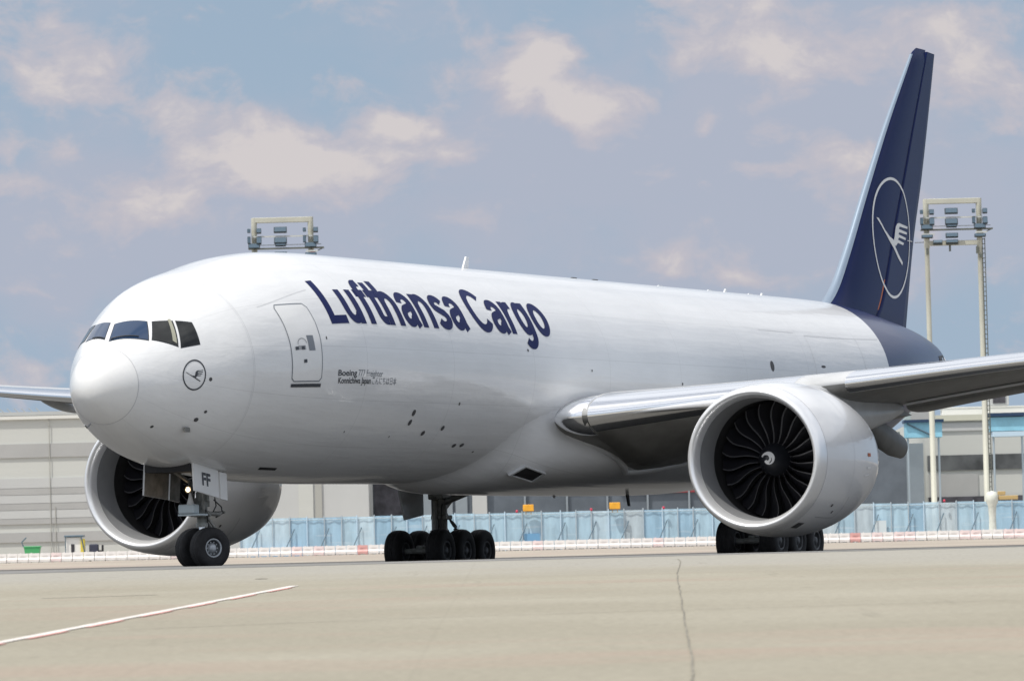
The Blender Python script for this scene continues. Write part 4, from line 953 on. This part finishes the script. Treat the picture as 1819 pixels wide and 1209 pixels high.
# --- floodlight masts ----------------------------------------------------------
M['mastp'] = mat('mast_cream_paint', (.50, .50, .43), .55, var=.07, vscale=.4); M['mastd'] = mat('mast_dark_steel', (.14, .15, .13), .5, .3); M['flood'] = mat('floodlight_housing', (.05, .065, .075), .4, .3); M['floodg'] = mat('floodlight_glass', (.10, .15, .20), .15); M['mastw'] = mat('mast_light_grey', (.55, .57, .55), .5)
def mast(u0, wd, d, ztop, label):
    zb = ground_z(d); s = site('floodlight_mast', u0, d, zb, label, 'mast', 'floodlight masts beyond the apron'); T = ztop-zb; h = wd/2
    for sx in (-1, 1):
        mb = MB(); mb.loft([[(sx*h+r*math.cos(2*math.pi*k/16), r*math.sin(2*math.pi*k/16), z) for k in range(16)] for z, r in ((0, .30), (.4, .30), (.41, .25), (T-4.2, .20), (T-4.1, .24), (T-.02, .24))]); mb.build('mast_pole', 'mastp', s)
    piece('top_beam', 'mastp', s, boxes=(((0, 0, T-.22), (wd+.3, .45, .44), .04),))
    piece('lower_beam', 'mastp', s, boxes=(((0, 0, T-3.75), (wd+.1, .40, .40), .04),))
    piece('light_rail', 'mastw', s, boxes=(((0, -.35, T-1.62), (wd+.3, .10, .12)),))
    piece('walkway', 'mastd', s, boxes=(((.3, -.1, T-2.62), (wd+1.6, .8, .10)), ((.3, -.5, T-2.35), (wd+1.2, .04, .05))))
    piece('walkway_edge', 'mastw', s, boxes=(((-h+.1, -.62, T-3.02), (1.1, .06, .13)), ((h+.1, -.62, T-2.92), (1.0, .06, .13))))
    def fl(x, z, w_, h_, tilt=0):
        mb = MB(); rt = Matrix.Rotation(tilt, 3, 'X'); mb.box((x, -.55, z), (w_, .30, h_), rt, 0, .03); mb.box((x, -.30, z+.03), (w_*.55, .28, h_*.6), rt, 1, .03); mb.box((x, -.18, z), (.10, .5, .10), None, 1); o = mb.build('floodlight', ['flood', 'mastd'], s)
        mb = MB(); mb.box(Vector((x, -.55, z))+rt@Vector((0, -.158, 0)), (w_*.88, .012, h_*.8), rt); mb.build('floodlight_glass', 'floodg', o)
    for z, w_, h_ in ((T-1.10, 1.10, .48), (T-2.0, 1.08, .50), (T-2.35, .9, .22), (T-3.15, 1.05, .38)): fl(-.15, z, w_, h_, R_(-18))
    fl(-.15, T-3.72, 1.05, .34, R_(-40)); fl(-1.35, T-3.72, .8, .34, R_(-40))
    for sx in (-1, 1):
        for z, w_, h_ in ((T-1.15, .40, .42), (T-1.95, .42, .62), (T-2.42, .98, .42), (T-3.2, .95, .26)): fl(sx*(h+(.0 if z < T-2.2 else -.42 if sx < 0 else .45)), z, w_, h_, R_(-15))
        fl(sx*(h-.5 if sx > 0 else h+.42), T-1.9, .26, .6, 0); fl(sx*(h-.5 if sx > 0 else h+.42), T-1.12, .26, .34, 0)
    piece('cable_box', 'mastd', s, boxes=(((-h+.02, -.3, T-4.45), (.22, .2, .5)), ((-.3, -.1, T-4.2), (.16, .2, .5)), ((h-.25, -.3, T-4.4), (.2, .2, .6)), ((h+.05, -.3, T-4.9), (.26, .2, .3))))
    # caged ladder on the right pole
    mb = MB(); mb.tube([(h+.20, -.1, 0), (h+.20, -.1, T-3.4)], .05, 6); mb.tube([(h+.42, -.1, 0), (h+.42, -.1, T-3.4)], .04, 6)
    z = .4
    while z < T-3.4: mb.tube([(h+.20, -.1, z), (h+.42, -.1, z)], .035, 4); z += .40
    mb.build('ladder', 'mastd', s)
    mb = MB(); mb.tube([(h+.2, 0, T-3.0), (h+1.0, .1, T-2.65)], .04, 6); mb.build('arm', 'mastd', s); return s
mast(37.33, 4.45, 430, 32.75, 'two-legged cream floodlight mast standing right of the blue tail fin')
m2 = mast(-19.1, 4.75, 430, 32.55, 'two-legged cream floodlight mast whose head shows above the cockpit roof')
mb = MB(); mb.box((2.55, -.5, 32.55-ground_z(430)-3.05), (.5, .2, .18), Matrix.Rotation(.3, 3, 'Y'), 0, .03); mb.build('red_marker', mat('red_marker_paint', (.45, .03, .06), .5), m2)

# --- buildings -------------------------------------------------------------------
M['hang'] = mat('cream_cladding', (.56, .57, .54), .6, var=.03, vscale=.15, bump=.1, bscale=3, stretch=(.1, .1, 4)); M['hang2'] = mat('light_grey_cladding', (.52, .53, .525), .6, var=.03, vscale=.2); M['hangg'] = mat('grey_cladding_band', (.41, .412, .405), .6, var=.04, vscale=.3); M['seamb'] = mat('cladding_seam', (.40, .40, .37), .6); M['roofw'] = mat('white_roof_edge', (.72, .72, .68), .5)
def building(name, u0, u1, d, z1, label, wall, depth=30):
    zb = ground_z(d); s = site(name, 0, d, zb, label, 'building'); piece('wall', wall, s, boxes=((((u0+u1)/2, depth/2, (z1-zb)/2-.3), (u1-u0, depth, z1-zb+.6)),)); return s, zb
# the long clad hangar on the left
s, zb = building('hangar_building', -80, -12.2, 425, 16.1, 'long cream hangar with horizontal grey bands behind the nose', 'hang', 40)
K = 9096.7/425
def hz(py): return 16.1-zb-(py-739)/K     # heights read down the facade
for a, b, m in ((787, 812, 'hangg'), (848, 866, 'hang2'), (866, 878, 'hangg'), (878, 893, 'hang2'), (893, 905, 'hangg'), (905, 920, 'hang2'), (920, 930, 'hangg'), (944, 962, 'hangg')):
    z1, z0 = hz(a), hz(b); piece('cladding_band', m, s, boxes=(((-46.1, -.06, (z0+z1)/2), (67.9, .12, z1-z0-.03)),))
piece('upper_cladding', 'hang2', s, boxes=(((-22.2, -.14, 3.3), (20, .12, 6.2)),))
piece('roof_edge', 'roofw', s, boxes=(((-46.1, -.10, 16.1-zb-.08), (68.0, .3, .28)),))
piece('roof', 'hangg', s, boxes=(((-46.1, 20, 16.1-zb+.30), (66, 38, .3)),))
for u_ in (-38.6, -38.2): piece('downpipe', 'seamb', s, tubes=(([(u_, -.16, 0), (u_, -.16, 16.1-zb if u_ < -38.3 else 4.6)], .035, 6),))
for u_ in (-50, -62): piece('downpipe', 'seamb', s, tubes=(([(u_, -.22, 0), (u_, -.22, 16.1-zb)], .05, 6),))
piece('wall_column', 'seamb', s, boxes=(((-16.35, -.28, 3.4), (.55, .12, 6.8)),)); piece('wall_column', 'hang', s, boxes=(((-17.4, -.26, 3.4), (1.2, .12, 6.8)),))
mb = MB(); 
for i in range(7): mb.tube([(-42.6+i*.6, 1.2, 16.1-zb), (-42.0+i*.6-1.4, 1.2, 16.1-zb+.75)], .035, 5)
mb.tube([(-44, 1.2, 16.1-zb+.5), (-38.5, 1.2, 16.1-zb+.28)], .035, 5); mb.build('roof_railing', 'seamb', s)
# dark glazed terminal behind the fence, seen below the belly
M['glaz'] = mat('dark_terminal_glazing', (.12, .14, .165), .25, var=.15, vscale=.4); M['glazg'] = mat('grey_panel', (.26, .30, .335), .5, var=.1, vscale=.3); M['opening'] = mat('deep_opening', (.06, .058, .07), .6, var=.5, vscale=.8); M['greeng'] = mat('green_grey_wall', (.19, .225, .21), .5, var=.08, vscale=.5)
s, zb = building('terminal_building', -12.1, 33, 432, 12.0, 'low dark glazed terminal seen beneath the belly behind the blue fence', 'glaz', 30)
piece('doorway', 'opening', s, boxes=(((-10.7, -.1, 3.0), (2.5, .2, 7.0)),))
piece('grey_bay', 'glazg', s, boxes=(((-7.3, -.1, 3.2), (3.9, .16, 7)), ((-4.6, -.1, 3.2), (1.0, .12, 7))))
piece('pillar', 'hang2', s, boxes=(((-3.05, -.25, 3.3), (1.25, .5, 7.0), .05), ((-12.3, -.2, 3.3), (.5, .4, 7))))
for u_ in (.75, 4.3, 7.7, 11.1, 14.6, 18, 21.4, 24.8): piece('mullion', 'glazg', s, boxes=(((u_, -.16, 3.2), (.16, .2, 7)),))
piece('red_stripe', mat('red_stripe_paint', (.28, .04, .05), .5), s, boxes=(((15.5, -.14, 4.78), (13.4, .16, .42)),))
piece('green_fascia', mat('green_fascia_paint', (.17, .23, .21), .5), s, boxes=(((13.0, -.2, 5.7), (18, .2, .75)),))
piece('pale_fascia', 'hang', s, boxes=(((13.0, -.24, 6.25), (18, .2, .3)),))
# shed block with grey green wall behind the near engine
s, zb = building('service_building', 27.5, 35.4, 470, 14.6, 'dark grey-green service block between the near engine and the mast', 'greeng', 20)
piece('side_bay', 'glazg', s, boxes=(((35.9, -.3, 4.4), (3.1, .5, 9.2)),)); piece('base_band', mat('mauve_grey_base', (.19, .20, .25), .6), s, boxes=(((31.5, -.12, 2.2), (8, .2, 3.0)),))
# right hand terminal with window band
s, zb = building('cargo_terminal', 38.6, 90, 482, 16.4, 'cream flat-roofed terminal with a dark window band at the right edge', 'hang', 40)
def tz(py): return 16.5-zb-(py-735)/(9096.7/482)
z1, z0 = tz(807), tz(834)
piece('window_band', mat('dark_window_band', (.09, .095, .098), .35, var=.5, vscale=.35), s, boxes=(((64.3, -.06, (z0+z1)/2), (51, .2, z1-z0)),))
piece('parapet', mat('pale_parapet', (.60, .60, .50), .6), s, boxes=(((64.3, -.15, tz(741)), (51.6, .4, .55)),))
piece('upper_cladding', 'hang2', s, boxes=(((64.3, -.05, tz(757)), (51, .16, .75)),))
piece('grey_panel', 'hangg', s, boxes=(((41.2, -.05, tz(862)), (4.6, .18, 2.3)),))
piece('dark_base', 'opening', s, boxes=(((64.3, -.2, tz(888)), (51, .3, .75)),))
M['aqua'] = mat('sky_blue_panel', (.30, .62, .78), .5, var=.12, vscale=.8); M['navy'] = mat('navy_edge', (.02, .05, .11), .5)
s2_ = site('canopy', 37.2, 466, None, 'sky-blue canopy with a navy edge left of the mast pole', 'canopy', 'sky-blue canopies')
zz = ground_z(466)
piece('fascia', 'aqua', s2_, boxes=(((0, 0, 14.55-zz), (3.3, 2.2, 1.35)),)); piece('edge', 'navy', s2_, boxes=(((0, -.1, 15.35-zz), (3.6, 2.6, .26)),)); piece('brace', 'brace', s2_, tubes=(([(-1.5, -1.2, 15.1-zz), (.6, -1.2, 14.1-zz)], .07, 6),)); piece('post', 'post', s2_, tubes=(([(-1.4, 0, 0), (-1.4, 0, 13.9-zz)], .1, 8), ([(1.4, 0, 0), (1.4, 0, 13.9-zz)], .1, 8)))
s3 = site('canopy', 44.9, 466, None, 'sky-blue canopy with a navy edge right of the mast poles', 'canopy', 'sky-blue canopies')
piece('fascia', 'aqua', s3, boxes=(((0, 0, 14.9-zz), (3.2, 2.2, 1.25)),)); piece('edge', 'navy', s3, boxes=(((-.2, -.1, 15.75-zz), (3.5, 2.6, .32)),)); piece('lower_panel', 'paleedge', s3, boxes=(((0, -.1, 14.0-zz), (3.0, 2.1, .45)),)); piece('post', 'post', s3, tubes=(([(-1.3, 0, 0), (-1.3, 0, 14-zz)], .1, 8), ([(1.3, 0, 0), (1.3, 0, 14-zz)], .1, 8)))
zt = 16.4
def roofunit(u_, d_, z_, w_, h_, m1, label, dark=None):
    s = site('rooftop_unit', u_, d_, z_, label, 'roof unit'); piece('housing', m1, s, boxes=(((0, 1, h_/2), (w_, 2, h_), .05),))
    if dark: piece('grille', dark, s, boxes=(((0, -.06, h_*.52), (w_*.62, .14, h_*.72)),))
    piece('lid', 'roofw', s, boxes=(((0, 1, h_+.05), (w_*1.04, 2.1, .12)),))
roofunit(46.1, 486, 17.42, 1.9, 1.25, 'hang2', 'white rooftop unit with a dark grille above the terminal roof', 'opening')
roofunit(45.2, 490, 16.45, 8.4, .95, 'roofw', 'long low white rooftop housing under the grilled unit')
roofunit(37.6, 474, 15.35, 2.8, 1.5, mat('pale_green_grey', (.42, .50, .50), .5), 'pale green-grey plant box just left of the mast pole', 'hangg')
# --- left side clutter -----------------------------------------------------------
s = site('waste_bin', -36.5, 386, None, 'green waste bin against the hangar at far left', 'bin'); 
mb = MB(); mb.loft([[(-.45, -.4, .12), (.45, -.4, .12), (.45, .4, .12), (-.45, .4, .12)], [(-.6, -.5, 1.15), (.6, -.5, 1.15), (.6, .5, 1.15), (-.6, .5, 1.15)]], smooth=False); mb.build('tub', mat('green_plastic', (.08, .42, .16), .5), s); piece('lid', mat('green_lid', (.10, .50, .20), .5), s, boxes=(((0, 0, 1.20), (1.28, 1.08, .08), .02),)); piece('caster', 'hose', s, boxes=(((-.4, -.3, .07), (.12, .12, .14)), ((.4, -.3, .07), (.12, .12, .14)))); piece('handle', 'brace', s, tubes=(([(-.62, -.5, 1.2), (-.75, -.5, 1.55), (-.4, -.5, 1.9)], .05, 6),))
s = site('guard_booth', -34.4, 398, None, 'small white booth with a yellow striped side by the hangar', 'booth')
piece('cabin', mat('bright_white_panel', (.80, .80, .78), .5), s, boxes=(((0, 0, 1.0), (1.15, 1.1, 1.75), .03),)); piece('roof', 'brace', s, boxes=(((.05, 0, 1.97), (1.5, 1.5, .14), .03),)); piece('door', 'opening', s, boxes=(((-.05, -.57, .8), (.26, .04, 1.1)),)); piece('side_panel', mat('yellow_paint', (.72, .58, .08), .5), s, boxes=(((.72, -.3, .95), (.30, .7, 1.6), .02),)); piece('strut', 'brace', s, tubes=(([(.62, -.7, 1.9), (.98, -.7, .2)], .05, 6), ([(-.6, -.7, 1.9), (-.6, -.7, .1)], .04, 6)))
s = site('tow_tractor', -32.6, 398, None, 'small dark navy tow tractor parked beside the white booth', 'tractor')
NV = mat('dark_navy_paint', (.04, .045, .075), .5)
piece('chassis', NV, s, boxes=(((0, 0, .42), (1.3, 1.0, .46), .05),)); piece('hood', NV, s, boxes=(((-.25, 0, .95), (.7, .9, .75), .08),)); piece('seat', 'hose', s, boxes=(((.2, 0, .72), (.45, .5, .25), .04), ((.42, 0, 1.0), (.14, .5, .5), .04))); piece('steering_wheel', 'hose', s, tubes=(([(-.05, 0, .9), (-.2, 0, 1.25)], .03, 6),))
for a in (-.55, .55):
    for b in (-.45, .45): mb = MB(); mb.revolve([(-.09, .05), (-.09, .22), (-.06, .25), (.06, .25), (.09, .22), (.09, .05)], (a, b, .25), (0, 1, 0), 16, cap=(True, True)); mb.build('wheel', 'tyre', s)
# --- right: white floodlight trolley in front of the fence ------------------------
s = site('utility_post', 36.6, 394, None, 'thick white utility post rising in front of the blue fence near the right edge', 'post')
mb = MB(); mb.revolve([(0, .55), (.12, .6), (.2, .38), (.5, .30), (1.6, .27), (2.5, .32), (2.9, .48), (3.3, .50), (3.6, .36), (3.7, .0)], (0, 0, 0), (0, 0, 1), 20); mb.build('column', mat('ivory_plastic', (.66, .68, .62), .5, var=.1), s); piece('arm', mat('ochre_paint', (.50, .36, .16), .6), s, boxes=(((1.25, 0, 3.15), (1.5, .3, .32), .04), ((.75, 0, 3.5), (.6, .25, .3), .04)))
piece('base_foot', mat('teal_foot', (.16, .34, .34), .5), s, boxes=(((-.2, 0, .35), (.9, .5, .25), .04),))
